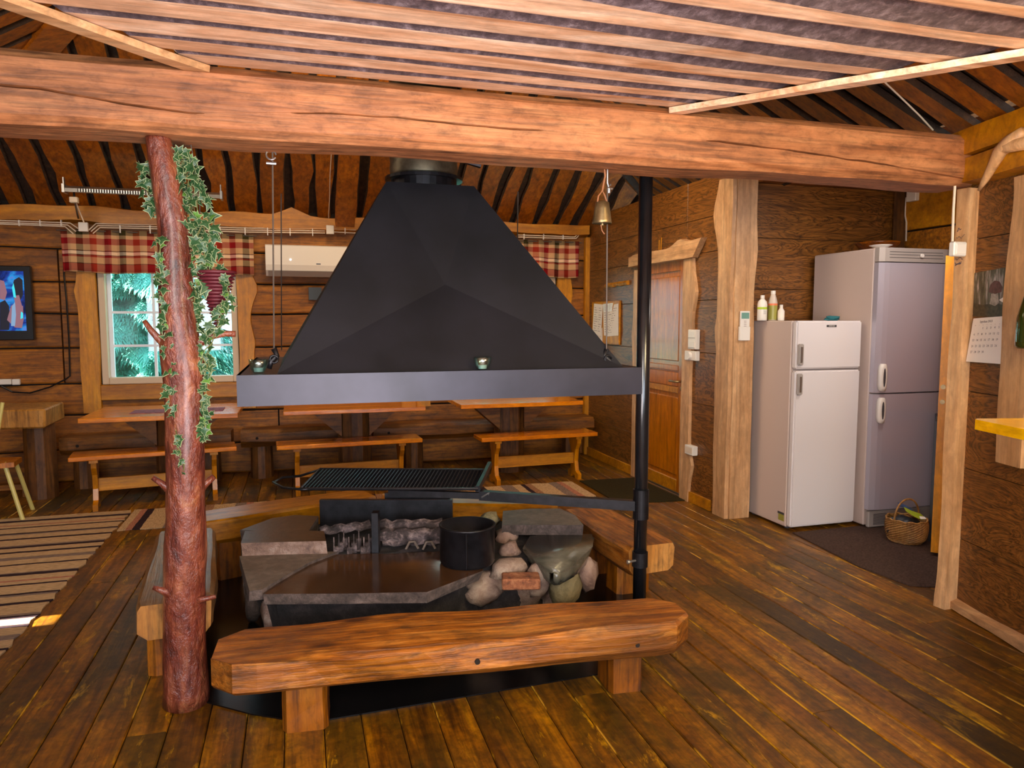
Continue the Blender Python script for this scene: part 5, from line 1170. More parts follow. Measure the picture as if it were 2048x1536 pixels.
for sx in (0.05, FW - 0.05):
    for sy in (0.1, FD - 0.06):
        bm = B(); lathe(bm, [(0.018, 0), (0.018, 0.022)], (FX + sx, FY + sy, 0), 10); ob('foot', bm, M['rubber'], fs)
ft = empty('tall_fridge', (4.05, 4.35, 0), 0, 'tall silvery fridge-freezer beside the open orange door', 'fridge')
TX, TY, TW, TD, TH = 3.755, 4.01, 0.60, 0.66, 1.935
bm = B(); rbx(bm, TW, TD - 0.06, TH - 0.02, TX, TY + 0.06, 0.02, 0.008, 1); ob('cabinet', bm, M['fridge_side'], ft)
def curved_door(z0, z1, mat, par=ft, name='door', ins=0.0):
    bm = B(); n = 16; ring = []
    for k in range(n + 1):
        f_ = k / n; x = TX + ins + (TW - 2 * ins) * f_; e = min(f_, 1 - f_); yy = TY + 0.018 - 0.018 * min(1, e / 0.10) ** 0.5 - 0.008 * sin(pi * f_)
        ring.append((x, yy))
    ring += [(TX + TW - ins, TY + 0.055), (TX + ins, TY + 0.055)]
    loft(bm, [[(p[0], p[1], z) for p in ring] for z in (z0, z1)]); return ob(name, bm, mat, par, origin=(TX, TY, z0))
td1 = curved_door(0.955, 1.835, M['fridge_tall']); td2 = curved_door(0.14, 0.945, M['fridge_tall'])
bm = B(); loft(bm, [[(TX + f_ * TW, TY + 0.018 - (0.018 * min(1, min(f_, 1 - f_) / 0.1) ** 0.5 if 0 < f_ < 1 else 0), z) for f_ in [k / 16 for k in range(17)]] + [(TX + TW, TY + 0.055, z), (TX, TY + 0.055, z)] for z in (1.842, TH)]); cp = ob('control_panel', bm, M['fridge_panel'], ft, origin=(TX, TY, 1.85))
bm = B(); tube(bm, [(TX + 0.33, TY - 0.004, 1.885), (TX + 0.33, TY - 0.018, 1.885)], 0.013, 12); ob('knob', bm, M['white'], cp)
for z in (1.868, 1.888, 1.906):
    bm = B(); box(bm, TX + 0.07, TX + 0.52, TY - 0.0015, TY + 0.002, z, z + 0.003); ob('groove', bm, M['rubber'], cp)
bm = B(); rbx(bm, TW - 0.02, 0.03, 0.115, TX + 0.01, TY + 0.02, 0.012, 0.006, 1); pl_ = ob('plinth', bm, M['fridge_panel'], ft)
for k in range(9):
    bm = B(); box(bm, TX + 0.05, TX + 0.16, TY + 0.0185, TY + 0.0205, 0.03 + k * 0.009, 0.034 + k * 0.009); ob('vent_slot', bm, M['rubber'], pl_)
def oval_handle(par, z0, z1):
    bm = B(); n = 14; zc_ = (z0 + z1) / 2; hh = (z1 - z0) / 2; xc_ = TX + 0.052
    rings = []
    for (sc_, yy) in ((1.0, TY + 0.01), (1.0, TY - 0.012), (0.85, TY - 0.024), (0.5, TY - 0.024)):
        rings.append([(xc_ + 0.030 * sc_ * (abs(cos(t)) ** 0.6) * (1 if cos(t) > 0 else -1) - 0.004, yy, zc_ + hh * (1 if sc_ > 0.8 else sc_ * 1.4) * (abs(sin(t)) ** 0.7) * (1 if sin(t) > 0 else -1)) for t in [2 * pi * k / n for k in range(n)]])
    loft(bm, rings); ob('handle', bm, M['white'], par, smooth=True)
    bm = B(); rings = [[(xc_ + 0.010 * cos(t) - 0.002, yy, zc_ + hh * 0.68 * sin(t)) for t in [2 * pi * k / 12 for k in range(12)]] for yy in (TY - 0.020, TY - 0.0255)]; loft(bm, rings); ob('handle_recess', bm, M['rubber'], par)
oval_handle(td1, 0.965, 1.155); oval_handle(td2, 0.745, 0.925)
# things on the fridges
def bottle(px__, y, z, prof, body, cap, band, label, extras=()):
    x = aty(px__, 632, y).x
    r_ = empty('plastic_bottle', (x, y, z), 0, label, 'bottle', 'bottles on the small fridge'); bm = B(); lathe(bm, prof['b'], (x, y, z), 20); ob('bottle_body', bm, body, r_, smooth=True)
    bm = B(); lathe(bm, prof['c'], (x, y, z), 16); ob('cap', bm, cap, r_)
    for (z0, z1, rr, mt) in band:
        bm = B(); lathe(bm, [(rr, z0), (rr, z1)], (x, y, z), 20, caps=False); ob('label_band', bm, mt, r_, smooth=True)
    return r_
zf = FH + 0.0005
b1 = bottle(1524, 4.49, zf, {'b': [(0.031, 0), (0.034, 0.006), (0.034, 0.115), (0.030, 0.135), (0.015, 0.152), (0.013, 0.158)], 'c': [(0.0145, 0.157), (0.0145, 0.180)]}, M['white'], M['white'], [(0.080, 0.096, 0.0343, M['lime'])], 'white bottle with a lime green band, leftmost on the small fridge')
b2_ = bottle(1545, 4.47, zf, {'b': [(0.029, 0), (0.031, 0.006), (0.032, 0.125), (0.025, 0.155), (0.016, 0.185), (0.015, 0.19)], 'c': [(0.0165, 0.189), (0.0165, 0.212)]}, plain('cloudy_plastic', (0.55, 0.45, 0.38), 0.3), M['white'], [(0.006, 0.108, 0.0322, M['olive']), (0.108, 0.122, 0.0323, M['red'])], 'taller bottle with an olive label, middle of the three on the small fridge')
b3 = bottle(1562, 4.42, zf, {'b': [(0.021, 0), (0.023, 0.005), (0.023, 0.068), (0.012, 0.086), (0.010, 0.09)], 'c': [(0.0115, 0.089), (0.0115, 0.112)]}, M['white'], M['white'], [(0.02, 0.055, 0.0233, M['paper'])], 'smallest white bottle on the small fridge')
for k in range(3):
    bm = B(); a0 = -1.9; rings = [[(b1.location.x + 0.0345 * cos(a0 + t * 0.07), 4.49 + 0.0345 * sin(a0 + t * 0.07), zf + z) for t in range(10)] for z in (0.068 - k * 0.009, 0.0665 - k * 0.009)]
    vs = [[bm.verts.new(p) for p in r_] for r_ in rings]
    for t in range(9): bm.faces.new((vs[0][t], vs[0][t + 1], vs[1][t + 1], vs[1][t]))
    ob('print_line', bm, M['ink'], b1)
bm = B(); rock(bm, (3.56, 4.22, zf + 0.014), (0.055, 0.03, 0.016), 5, 3, 0.35); ob('cloth', bm, M['teal'], label='crumpled teal cloth on top of the small fridge', cat='cloth', smooth=True)
zt2 = TH + 0.0005
bm = B(); lathe(bm, [(0.03, 0), (0.035, 0.006), (0.072, 0.022), (0.074, 0.025), (0.068, 0.024), (0.03, 0.009), (0.0, 0.008)], (3.85, 4.12, zt2), 28, caps=False); ob('saucer', bm, M['white'], label='small white saucer on top of the tall fridge', cat='saucer', smooth=True)
bm = B(); lathe(bm, [(0.06, 0), (0.09, 0.01), (0.15, 0.07), (0.155, 0.08), (0.145, 0.078), (0.08, 0.018), (0.0, 0.014)], (4.10, 4.42, zt2), 28, caps=False); ob('wooden_bowl', bm, M['bowl'], label='dark brown bowl at the back on top of the tall fridge', cat='bowl', smooth=True)
# basket
BKX, BKY, BR = 3.79, 3.73, 0.122
bk = empty('wicker_basket', (BKX, BKY, 0.008), 0, 'round wicker basket with a hoop handle on the brown mat', 'basket')
bm = B(); n = 44; rings = []; prof = [(0.80, 0), (0.92, 0.02), (1.0, 0.05), (1.04, 0.085), (1.04, 0.12), (0.99, 0.15)]
for j in range(22):
    f_ = j / 21 * (len(prof) - 1); i0 = min(int(f_), len(prof) - 2); t = f_ - i0; rr = (prof[i0][0] * (1 - t) + prof[i0 + 1][0] * t) * BR; z = prof[i0][1] * (1 - t) + prof[i0 + 1][1] * t
    rings.append([(BKX + (rr + 0.003 * (1 if (k + j) % 2 else -1)) * cos(2 * pi * k / n), BKY + (rr + 0.003 * (1 if (k + j) % 2 else -1)) * sin(2 * pi * k / n), 0.008 + z + (0.006 * sin(k * 2 * pi / n * 11) if j == 21 else 0)) for k in range(n)])
loft(bm, rings); bmesh.ops.delete(bm, geom=[f for f in bm.faces if len(f.verts) > 4 and f.calc_center_median().z > 0.1], context='FACES')
o = ob('basket_wall', bm, M['wicker'], bk); sm = o.modifiers.new('t', 'SOLIDIFY'); sm.thickness = 0.005
bm = B(); tube(bm, [(BKX + 0.12 * cos(t), BKY + 0.02 * cos(t), 0.13 + 0.155 * sin(t) ** 0.8) for t in [pi * k / 18 for k in range(19)]], 0.006, 8); ob('hoop_handle', bm, M['wicker'], bk, smooth=True)
bm = B(); rings_ = []
tube(bm, [(BKX + 0.121 * cos(t), BKY + 0.121 * sin(t), 0.158 + 0.004 * sin(t * 11)) for t in [2 * pi * k / 66 for k in range(67)]], 0.005, 6); ob('rim_braid', bm, M['wicker'], bk, smooth=True)
bm = B(); rock(bm, (BKX - 0.02, BKY + 0.0, 0.11), (0.085, 0.085, 0.06), 3, 3, 0.3); ob('plastic_bag', bm, M['greybag'], label='dark plastic bag bulging inside the wicker basket', cat='bag', smooth=True)
def sheet(pts, w_, mat, name, label, cat, th=0.002):
    bm = B(); rings = []
    for p, q in pts: p, q = Vector(p), Vector(q); rings.append([p, q, q + Vector((0, 0, th)), p + Vector((0, 0, th))])
    loft(bm, rings); return ob(name, bm, mat, label=label, cat=cat, smooth=False)
sheet([((BKX - 0.07, BKY - 0.06, 0.225), (BKX - 0.03, BKY + 0.0, 0.235)), ((BKX - 0.02, BKY - 0.08, 0.19), (BKX + 0.03, BKY - 0.01, 0.205)), ((BKX + 0.03, BKY - 0.09, 0.17), (BKX + 0.09, BKY - 0.02, 0.185)), ((BKX + 0.08, BKY - 0.07, 0.163), (BKX + 0.11, BKY - 0.02, 0.172))], 0, M['lime'], 'packet', 'lime green packet sticking out of the wicker basket', 'packet')
sheet([((BKX - 0.085, BKY - 0.02, 0.25), (BKX - 0.05, BKY + 0.03, 0.26)), ((BKX - 0.02, BKY + 0.0, 0.225), (BKX + 0.02, BKY + 0.05, 0.235)), ((BKX + 0.06, BKY + 0.01, 0.20), (BKX + 0.08, BKY + 0.05, 0.205))], 0, M['blue'], 'packet', 'dark blue packet behind the lime one in the wicker basket', 'packet')
sheet([((BKX + 0.01, BKY - 0.098, 0.178), (BKX + 0.03, BKY - 0.07, 0.186)), ((BKX + 0.06, BKY - 0.098, 0.174), (BKX + 0.07, BKY - 0.07, 0.18))], 0, M['paper_w'], 'paper_slip', 'small white slip of paper on the basket contents', 'paper')
# grey rack between the tall fridge and the orange door
rk = empty('grey_rack', (4.12, 3.72, 0), 0, 'dark grey metal rack squeezed between the tall fridge and the orange door', 'rack')
c0 = Vector(atz(1862, 1085, 0.0)); dl = Vector((c0.x, c0.y, 0)).normalized()
for (s, tt) in ((0.0, 0.0), (0.45, 0.0)):
    p = c0 + dl * s; bm = B(); box(bm, p.x - 0.012, p.x + 0.012, p.y - 0.012, p.y + 0.012, 0.008, 0.80); ob('upright', bm, M['rack'], rk)
for z in (0.08, 0.43, 0.76):
    bm = B(); p, q = c0 + Vector((0, 0, z)), c0 + dl * 0.45 + Vector((0, 0, z)); nn = Vector((dl.y, -dl.x, 0)); loft(bm, [[a + nn * 0.012, a - nn * 0.012, a - nn * 0.012 + Vector((0, 0, 0.035)), a + nn * 0.012 + Vector((0, 0, 0.035))] for a in (p, q)]); ob('shelf_rail', bm, M['rack'], rk)
bm = B(); p = c0 + Vector((0, 0, 0.80)); tube(bm, [p + Vector((-0.01, 0, 0)), p + Vector((-0.008, 0, 0.03)), p + Vector((0.02, 0, 0.03)), p + Vector((0.022, 0, 0))], 0.004, 6); ob('hook', bm, M['rack'], rk)
# open orange door, seen on its edge
c0 = Vector(atz(1861, 1104, 0.03)); d2 = empty('door_2', (c0.x, c0.y, 0), 0); d2['kind'] = 'structure'; d2['label'] = 'open orange pine door seen on its edge'
vd = Vector((c0.x, c0.y, 0)).normalized(); vd = Vector((vd.x * cos(0.10) + vd.y * sin(0.10), -vd.x * sin(0.10) + vd.y * cos(0.10), 0)); nn = Vector((vd.y, -vd.x, 0))
bm = B(); loft(bm, [[c0 + vd * s, c0 + vd * s + nn * 0.045, c0 + vd * s + nn * 0.045 + Vector((0, 0, 1.80)), c0 + vd * s + Vector((0, 0, 1.80))] for s in (0, 0.7)]); ob('leaf', bm, M['orange'], d2)
for z in (0.93, 1.02):
    bm = B(); p = c0 - vd * 0.001 + nn * 0.022 + Vector((0, 0, z)); tube(bm, [p, p - vd * 0.012], 0.014, 10); ob('lock_bolt', bm, M['brass'], d2)

# ================================================================== SMALL THINGS ON THE WALLS
# television
tv = empty('television', (-2.6, 7.2, 1.277), 0, 'black-framed television with a blue picture on the back wall, cut by the left edge', 'television')
ty = 7.17; a = aty(60, 532, ty); b_ = aty(60, 680, ty); tx1, tz0, tz1 = a.x, b_.z, a.z; tx0 = tx1 - 0.98
bm = B(); box(bm, tx0, tx1, ty, ty + 0.05, tz0, tz1, bev=0.006); ob('tv_frame', bm, M['tvframe'], tv)
def quad_uv(name, P, mat, par, **k):
    bm = B(); uvl = bm.loops.layers.uv.new('UVMap'); vs = [bm.verts.new(p) for p in P]; f = bm.faces.new(vs)
    for lp, u in zip(f.loops, ((0, 0), (1, 0), (1, 1), (0, 1))): lp[uvl].uv = u
    return ob(name, bm, mat, par, **k)
sx0, sx1, sz0, sz1 = tx0 + 0.05, tx1 - 0.052, tz0 + 0.08, tz1 - 0.045
scr = quad_uv('screen', [(sx0, ty - 0.002, sz0), (sx1, ty - 0.002, sz0), (sx1, ty - 0.002, sz1), (sx0, ty - 0.002, sz1)], M['tv'], tv)
def shp(pts, mat, dy=0.003):
    bm = B(); vs = [bm.verts.new(aty(x, y, ty - dy)) for x, y in pts]; bm.faces.new(vs); ob('picture_shape', bm, M[mat], scr)
shp([(0, 605), (10, 600), (18, 612), (20, 640), (18, 660), (0, 660)], 'tv_dark')
shp([(24, 575), (28, 560), (38, 554), (45, 560), (46, 590), (40, 602), (28, 596)], 'tv_dark', 0.004)
shp([(24, 575), (27, 566), (30, 580), (32, 596), (27, 594)], 'tv_cyan', 0.005)
shp([(28, 592), (38, 590), (44, 612), (40, 622), (30, 606)], 'tv_skin', 0.0045)
shp([(14, 640), (22, 612), (30, 606), (46, 612), (47, 640), (44, 656), (30, 655)], 'tv_skin', 0.0035)
shp([(24, 612), (30, 604), (32, 630), (30, 652), (22, 652)], 'tv_steel', 0.0055)
shp([(0, 560), (8, 562), (14, 585), (10, 600), (0, 598)], 'tv_skin', 0.0036)
shp([(42, 623), (46, 626), (46, 636), (41, 638)], 'tv_cyan', 0.006)
# wall cables near the television
def wcable(pts, y, rr, mat, label, name='wall_cable', plane=None):
    P = [plane(*p) if plane else aty(p[0], p[1], y) for p in pts]
    out = [P[0]]
    for i in range(1, len(P)): out.append(P[i])
    bm = B(); tube(bm, out, rr, 6); return ob(name, bm, M[mat], label=label, cat='cable')
wcable([(127, 470), (128, 550), (133, 600), (138, 680), (140, 752), (132, 758), (100, 774), (60, 786), (25, 784), (2, 772)], 7.25, 0.007, 'tvframe', 'black cable dropping beside the valance and looping to the socket at the left')
so = empty('socket_strip', aty(18, 764, 7.25), 0, 'white double socket on the back wall at the left edge', 'socket')
p, q = aty(-20, 770, 7.23), aty(22, 758, 7.23); bm = B(); box(bm, p.x, q.x, 7.225, 7.262, p.z, q.z, bev=0.005); ob('socket_body', bm, M['white'], so)
p, q = aty(24, 770, 7.23), aty(39, 758, 7.23); bm = B(); box(bm, p.x, q.x, 7.225, 7.262, p.z, q.z, bev=0.005); ob('plug', bm, M['white'], so)
# air conditioner
ac = empty('air_conditioner', (0.05, 7.1, 1.87), 0, 'white wall-mounted air conditioner left of the smoke hood', 'air conditioner')
p = aty(530, 488, 7.06); q = aty(537, 551, 7.06); bm = B(); x0, x1 = p.x, p.x + 0.82
loft(bm, [[(x, 7.27, q.z + 0.0), (x, 7.12, q.z), (x, 7.065, q.z + 0.05), (x, 7.05, q.z + 0.10), (x, 7.06, p.z - 0.01), (x, 7.08, p.z), (x, 7.27, p.z)] for x in (x0, x1)]); ob('casing', bm, M['white'], ac)
bm = B(); loft(bm, [[(x, 7.115, q.z + 0.002), (x, 7.062, q.z + 0.045), (x, 7.058, q.z + 0.045), (x, 7.112, q.z - 0.003)] for x in (x0 + 0.02, x1 - 0.02)]); ob('air_flap', bm, M['fridge_panel'], ac)
p = aty(581, 519, 7.045); bm = B(); lathe(bm, [(0.007, 0), (0.007, 0.003)], (0, 0, 0), 10); bmesh.ops.rotate(bm, verts=bm.verts, matrix=Matrix.Rotation(pi / 2, 3, 'X')); bmesh.ops.translate(bm, verts=bm.verts, vec=(p.x, 7.052, p.z)); ob('indicator_light', bm, M['led'], ac)
p = aty(637, 528, 7.045); bm = B(); box(bm, p.x - 0.02, p.x + 0.02, 7.0475, 7.052, p.z - 0.005, p.z + 0.005); ob('badge', bm, M['rack'], ac)
bm = B(); p, q = aty(617, 575, 7.25), aty(632, 600, 7.25); box(bm, p.x, p.x + 0.12, 7.22, 7.262, q.z, p.z); ob('dark_box', bm, M['tvframe'], label='small black box on the wall under the air conditioner', cat='box')
# infrared heater on an arm
yh = 6.75; ht = empty('infrared_heater', aty(288, 378, yh), 0, 'long chrome infrared heater lamp above the left window', 'heater')
p, q = aty(131, 385, yh), aty(444, 392, yh); zt_ = p.z
bm = B(); loft(bm, [[(x, yh + 0.05, zt_ + 0.01), (x, yh - 0.05, zt_ + 0.0), (x, yh - 0.045, zt_ + 0.03), (x, yh, zt_ + 0.055), (x, yh + 0.05, zt_ + 0.05)] for x in (p.x, q.x)]); ob('reflector', bm, M['steel'], ht)
bm = B(); loft(bm, [[(x, yh - 0.052, zt_ + 0.002), (x, yh - 0.047, zt_ + 0.028), (x, yh - 0.05, zt_ + 0.028), (x, yh - 0.055, zt_ + 0.002)] for x in (p.x + 0.10, q.x - 0.22)]); ob('lamp_grid', bm, M['rubber'], ht)
for k in range(40):
    pass
bm = B()
for k in range(44): x = p.x + 0.11 + k * (q.x - p.x - 0.34) / 44; box(bm, x, x + 0.006, yh - 0.0575, yh - 0.052, zt_ + 0.002, zt_ + 0.028)
ob('grid_wires', bm, M['steel'], ht)
for x in (p.x, q.x):
    bm = B(); box(bm, x - 0.012, x + 0.006, yh - 0.056, yh + 0.056, zt_ - 0.005, zt_ + 0.062); box(bm, x - 0.012, x - 0.004, yh - 0.02, yh + 0.02, zt_ + 0.05, zt_ + 0.12); ob('end_cap', bm, M['steel'], ht)
a, b_ = aty(148, 392, yh), aty(152, 438, 7.15); bm = B(); tube(bm, [a + Vector((0, 0, 0.04)), Vector((a.x, yh + 0.02, a.z - 0.05)), b_ + Vector((0, 0.08, 0))], 0.008, 6); bm2 = bm; ob('arm', bm, M['tvframe'], ht)
bm = B(); box(bm, a.x - 0.03, a.x + 0.03, yh - 0.03, yh + 0.02, a.z - 0.055, a.z - 0.01, bev=0.004); ob('connector_box', bm, M['cable'], ht)
# bundles of white cable clipped along the plate
def bundle(lines, y, label, clips):
    r_ = empty('cable_run', aty(*lines[0][0], y), 0, label, 'cables')
    for L_ in lines:
        bm = B(); tube(bm, [aty(a, b_, y) for a, b_ in L_], 0.0055, 6); ob('cable', bm, M['cable'], r_)
    for (cx_, c0, c1) in clips:
        a, b_ = aty(cx_, c0, y), aty(cx_, c1, y); bm = B(); box(bm, a.x - 0.004, a.x + 0.004, y - 0.009, y + 0.02, b_.z, a.z); ob('clip', bm, M['white'], r_)
    return r_
yb = 7.175
bundle([[(0, 441), (60, 443), (140, 446), (158, 458)], [(0, 445), (60, 447), (135, 450), (152, 463)], [(0, 448), (60, 450), (130, 453), (147, 468)]], yb, 'white cables clipped along the wall plate left of the first junction box', [(x, 440, 452) for x in (38, 80, 122)])
bundle([[(178, 460), (192, 447), (330, 450), (480, 456), (650, 458)], [(182, 463), (196, 451), (330, 454), (480, 460), (650, 462)], [(186, 467), (200, 455), (330, 458), (480, 464), (650, 466)]], yb, 'white cables clipped along the wall plate between the two junction boxes', [(x, 446 + x * 0.018, 462 + x * 0.016) for x in (240, 300, 440, 490, 535, 580, 625)])
bundle([[(668, 458), (690, 459), (712, 460)], [(668, 464), (690, 465), (712, 466)]], yb, 'short white cable ends running from the second junction box behind the hood', [(690, 456, 468)])
bundle([[(1036, 470), (1100, 472), (1150, 474), (1164, 458)], [(1036, 474), (1100, 476), (1152, 477), (1167, 460)]], yb, 'white cables clipped under the plate over the right window', [(x, 468, 479) for x in (1048, 1087, 1126)])
def jbox(px0, py0, px1, py1, plane, label, d=0.03, name='junction_box', mat='white', nrm=(0, -1, 0)):
    p, q = plane(px0, py0), plane(px1, py1); n_ = Vector(nrm); bm = B(); c4 = [p, Vector((q.x, q.y, p.z)), q, Vector((p.x, p.y, q.z))]
    lp = [c + n_ * d for c in c4]; loft(bm, [c4, lp]); bmesh.ops.bevel(bm, geom=list(bm.edges), offset=0.004, segments=1, affect='EDGES'); return ob(name, bm, M[mat], label=label, cat='junction box' if name == 'junction_box' else name.split('_')[-1])
jbox(158, 445, 178, 464, lambda a, b_: aty(a, b_, 7.17), 'white junction box above the left end of the valance', 0.035)
jbox(652, 451, 668, 469, lambda a, b_: aty(a, b_, 7.17), 'white junction box left of the hood', 0.035)
slope_b = lambda a, b_: onplane(a, b_, (0, SL, 1), ZP + SL * YB - 0.05)
wcable([(658, 452), (657, 430), (659, 400), (660, 350), (663, 300), (664, 270)], 0, 0.004, 'cable', 'thin white cable climbing the roof boards above the second junction box', plane=slope_b)
wcable([(168, 445), (160, 425), (152, 405), (148, 396)], 7.0, 0.005, 'cable', 'white cable from the first junction box up to the heater')
slope_r = lambda a, b_: onplane(a, b_, (-SL * en.x, -SL * en.y, 1), ZE - 0.045 - SL * (E0.x * en.x + E0.y * en.y))
wcable([(1750, 145), (1762, 157), (1800, 193), (1840, 232), (1866, 260)], 0, 0.004, 'cable', 'thin white cable crossing the roof boards at upper right', plane=slope_r)
# right wall: notice board
XW = XR - 0.013
atw = lambda a, b_: atx(a, b_, XW)
nb = empty('notice_board', atw(1212, 690), 0, 'small cork notice board with papers left of the pine door', 'notice board')
p, q = atw(1187, 604), atw(1241, 690); zb0, zb1 = q.z, atw(1241, 601).z; y0_, y1_ = q.y, p.y
bm = B(); box(bm, XW - 0.018, XW, y0_, y1_, zb0, zb1, bev=0.003); ob('board', bm, M['trim_x'], nb)
bm = B(); box(bm, XW - 0.0195, XW - 0.018, y0_ + 0.015, y1_ - 0.015, zb0 + 0.015, zb1 - 0.015); ob('cork', bm, M['trim_y'], nb)
def paper(pts, dx, mat, label):
    bm = B(); vs = [atx(a, b_, XW - dx) for a, b_ in pts]; loft(bm, [[v + Vector((-0.0006, 0, 0)) for v in vs], vs]); o = ob('paper_sheet', bm, M[mat], label=label, cat='paper')
    r = random.Random(int(dx * 9999)); a_, b2, c2 = vs[0], vs[1], vs[3]
    bm = B()
    for k in range(11):
        t = 0.12 + 0.075 * k
        for (s0, s1) in ((0.10, 0.10 + 0.3 * r.random() + 0.15), (0.58, 0.62 + 0.3 * r.random())):
            P_ = lambda s, t_: a_ + (b2 - a_) * s + (c2 - a_) * t_ + Vector((-0.0011, 0, 0))
            vv = [bm.verts.new(P_(s0, t)), bm.verts.new(P_(s1, t)), bm.verts.new(P_(s1, t + 0.02)), bm.verts.new(P_(s0, t + 0.02))]; bm.faces.new(vv)
    ob('print_lines', bm, M['inkfaint'], o); return o
paper([(1188, 607), (1206, 609), (1202, 672), (1185, 667)], 0.026, 'paper', 'tall printed sheet at the left of the notice board')
paper([(1206, 609), (1224, 606), (1226, 672), (1208, 671)], 0.022, 'paper', 'printed sheet in the middle of the notice board')
paper([(1206, 608), (1226, 606), (1224, 622), (1207, 624)], 0.0235, 'paper_w', 'bright white half sheet pinned at the top of the notice board')
paper([(1228, 609), (1237, 607), (1237, 671), (1214, 673)], 0.0245, 'paper', 'printed sheet at the right of the notice board')
paper([(1190, 668), (1205, 655), (1205, 697), (1190, 694)], 0.0205, 'paper', 'printed sheet hanging below the tall sheet on the notice board')
bm = B(); p, q = atw(1214, 577), atw(1260, 563); r = random.Random(4)
for k in range(8):
    a, b_ = atw(1214 + k * 5.5, 572 - k * 0.9 + r.uniform(-1, 1)), atw(1220 + k * 5.5, 571 - k * 0.9 + r.uniform(-1, 1)); tube(bm, [a + Vector((-0.01, 0, 0)), b_ + Vector((-0.01, 0, 0))], 0.022 + r.uniform(-0.003, 0.003), 6)
ob('wooden_plaque', bm, M['trim_x'], label='narrow carved wooden plaque on the wall above the notice board', cat='plaque')
for i, (a, b_, c, d) in enumerate(((1318, 500, 1318.5, 480), (1322, 500, 1323, 475))):
    bm = B(); tube(bm, [atx(a, b_, XW - 0.03), atx(c, d, XW - 0.03)], 0.004, 5); ob('wooden_stick', bm, M['trim_y'], label=('shorter' if i == 0 else 'longer') + ' thin stick standing on the carved board over the pine door', cat='stick', group='sticks over the pine door')
def wbox(px0, py0, px1, py1, label, cat, name, d=0.03, mat='white'):
    p, q = atx(px0, py0, XW - 0.025), atx(px1, py1, XW - 0.025); r_ = empty(name, (XW, (p.y + q.y) / 2, q.z), 0, label, cat); bm = B(); box(bm, XW - 0.026 - d, XW, q.y, p.y, q.z, p.z, bev=0.004); ob('housing', bm, M[mat], r_)
    return r_, p, q
r_, p, q = wbox(1379, 659, 1394, 699, 'white double light switch right of the pine door', 'switch', 'light_switch', 0.012)
for k in range(2):
    h = (p.z - q.z) / 2; bm = B(); box(bm, XW - 0.044, XW - 0.038, q.y + 0.012, p.y - 0.012, q.z + h * k + 0.012, q.z + h * (k + 1) - 0.012, bev=0.002); ob('rocker', bm, M['white'], r_)
r_, p, q = wbox(1372, 701, 1394, 722, 'white round-faced socket just below the double light switch', 'socket', 'wall_socket', 0.012)
bm = B(); lathe(bm, [(0.03, 0), (0.03, 0.022)], (0, 0, 0), 16); bmesh.ops.rotate(bm, verts=bm.verts, matrix=Matrix.Rotation(-pi / 2, 3, 'Y')); bmesh.ops.translate(bm, verts=bm.verts, vec=(XW - 0.038, (p.y + q.y) / 2, (p.z + q.z) / 2)); ob('dial', bm, M['white'], r_)
r_, p, q = wbox(1374, 888, 1390, 912, 'white socket low on the casing right of the pine door', 'socket', 'wall_socket', 0.02)
bm = B(); box(bm, XW - 0.0475, XW - 0.0455, q.y + 0.014, p.y - 0.014, q.z + 0.014, p.z - 0.014); ob('socket_face', bm, M['cable'], r_)
# remote control holder
yr = 4.53; p, q = aty(1478, 622, yr), aty(1497, 681, yr); rm = empty('remote_control', (p.x, yr, q.z), 0, 'white remote control with a green display in a holder on the broad pine board', 'remote')
bm = B(); box(bm, p.x, q.x, yr - 0.02, yr + 0.004, q.z, q.z + 0.10, bev=0.003); ob('holder', bm, M['white'], rm)
bm = B(); box(bm, p.x + 0.004, q.x - 0.004, yr - 0.016, yr - 0.003, q.z + 0.02, p.z, bev=0.003); ob('body', bm, M['white'], rm)
bm = B(); box(bm, p.x + 0.012, q.x - 0.012, yr - 0.0175, yr - 0.0158, p.z - 0.055, p.z - 0.012); ob('display', bm, plain('green_display', (0.16, 0.32, 0.26), 0.3), rm)
for k in range(4):
    bm = B(); z = p.z - 0.07 - k * 0.012; box(bm, (p.x + q.x) / 2 - 0.008, (p.x + q.x) / 2 + 0.008, yr - 0.0215, yr - 0.0155, z - 0.003, z); ob('button', bm, M['inkfaint'], rm)
# doorpost cable, box, pencil marks
yp = PY - 0.061; atp = lambda a, b_: aty(a, b_, yp)
bm = B(); tube(bm, [atp(1910, 372), atp(1907, 420), atp(1905, 483)], 0.006, 6); ob('wall_cable', bm, M['cable'], label='white cable running down the live-edged doorpost', cat='cable')
for (cy) in (384, 430, 472):
    pass
dbx = empty('wall_switch', atp(1905, 515), 0, 'white boxy switch on the live-edged doorpost', 'switch')
p, q = atp(1897, 484), atp(1921, 514); bm = B(); box(bm, p.x, q.x, yp - 0.035, yp, q.z, p.z, bev=0.006); ob('housing', bm, M['white'], dbx)
bm = B(); box(bm, p.x + 0.01, q.x - 0.008, yp - 0.038, yp - 0.034, q.z + 0.01, p.z - 0.01, bev=0.002); ob('rocker', bm, M['white'], dbx)
bm = B(); r = random.Random(2)
def scribble(x0, y0, x1, y1, n, thick=0.0012):
    q = [atp(x0 + (x1 - x0) * k / n, y0 + (y1 - y0) * k / n + r.uniform(-3, 3)) for k in range(n + 1)]; tube(bm, [v + Vector((0, -0.0008, 0)) for v in q], thick, 4)
scribble(1914, 460, 1922, 457, 6, 0.002); scribble(1912, 476, 1929, 472, 14); scribble(1910, 519, 1925, 516, 12, 0.0016); scribble(1910, 527, 1922, 525, 10, 0.0022); scribble(1910, 530, 1922, 524, 8, 0.002)
ob('pencil_marks', bm, M['ink'], post)
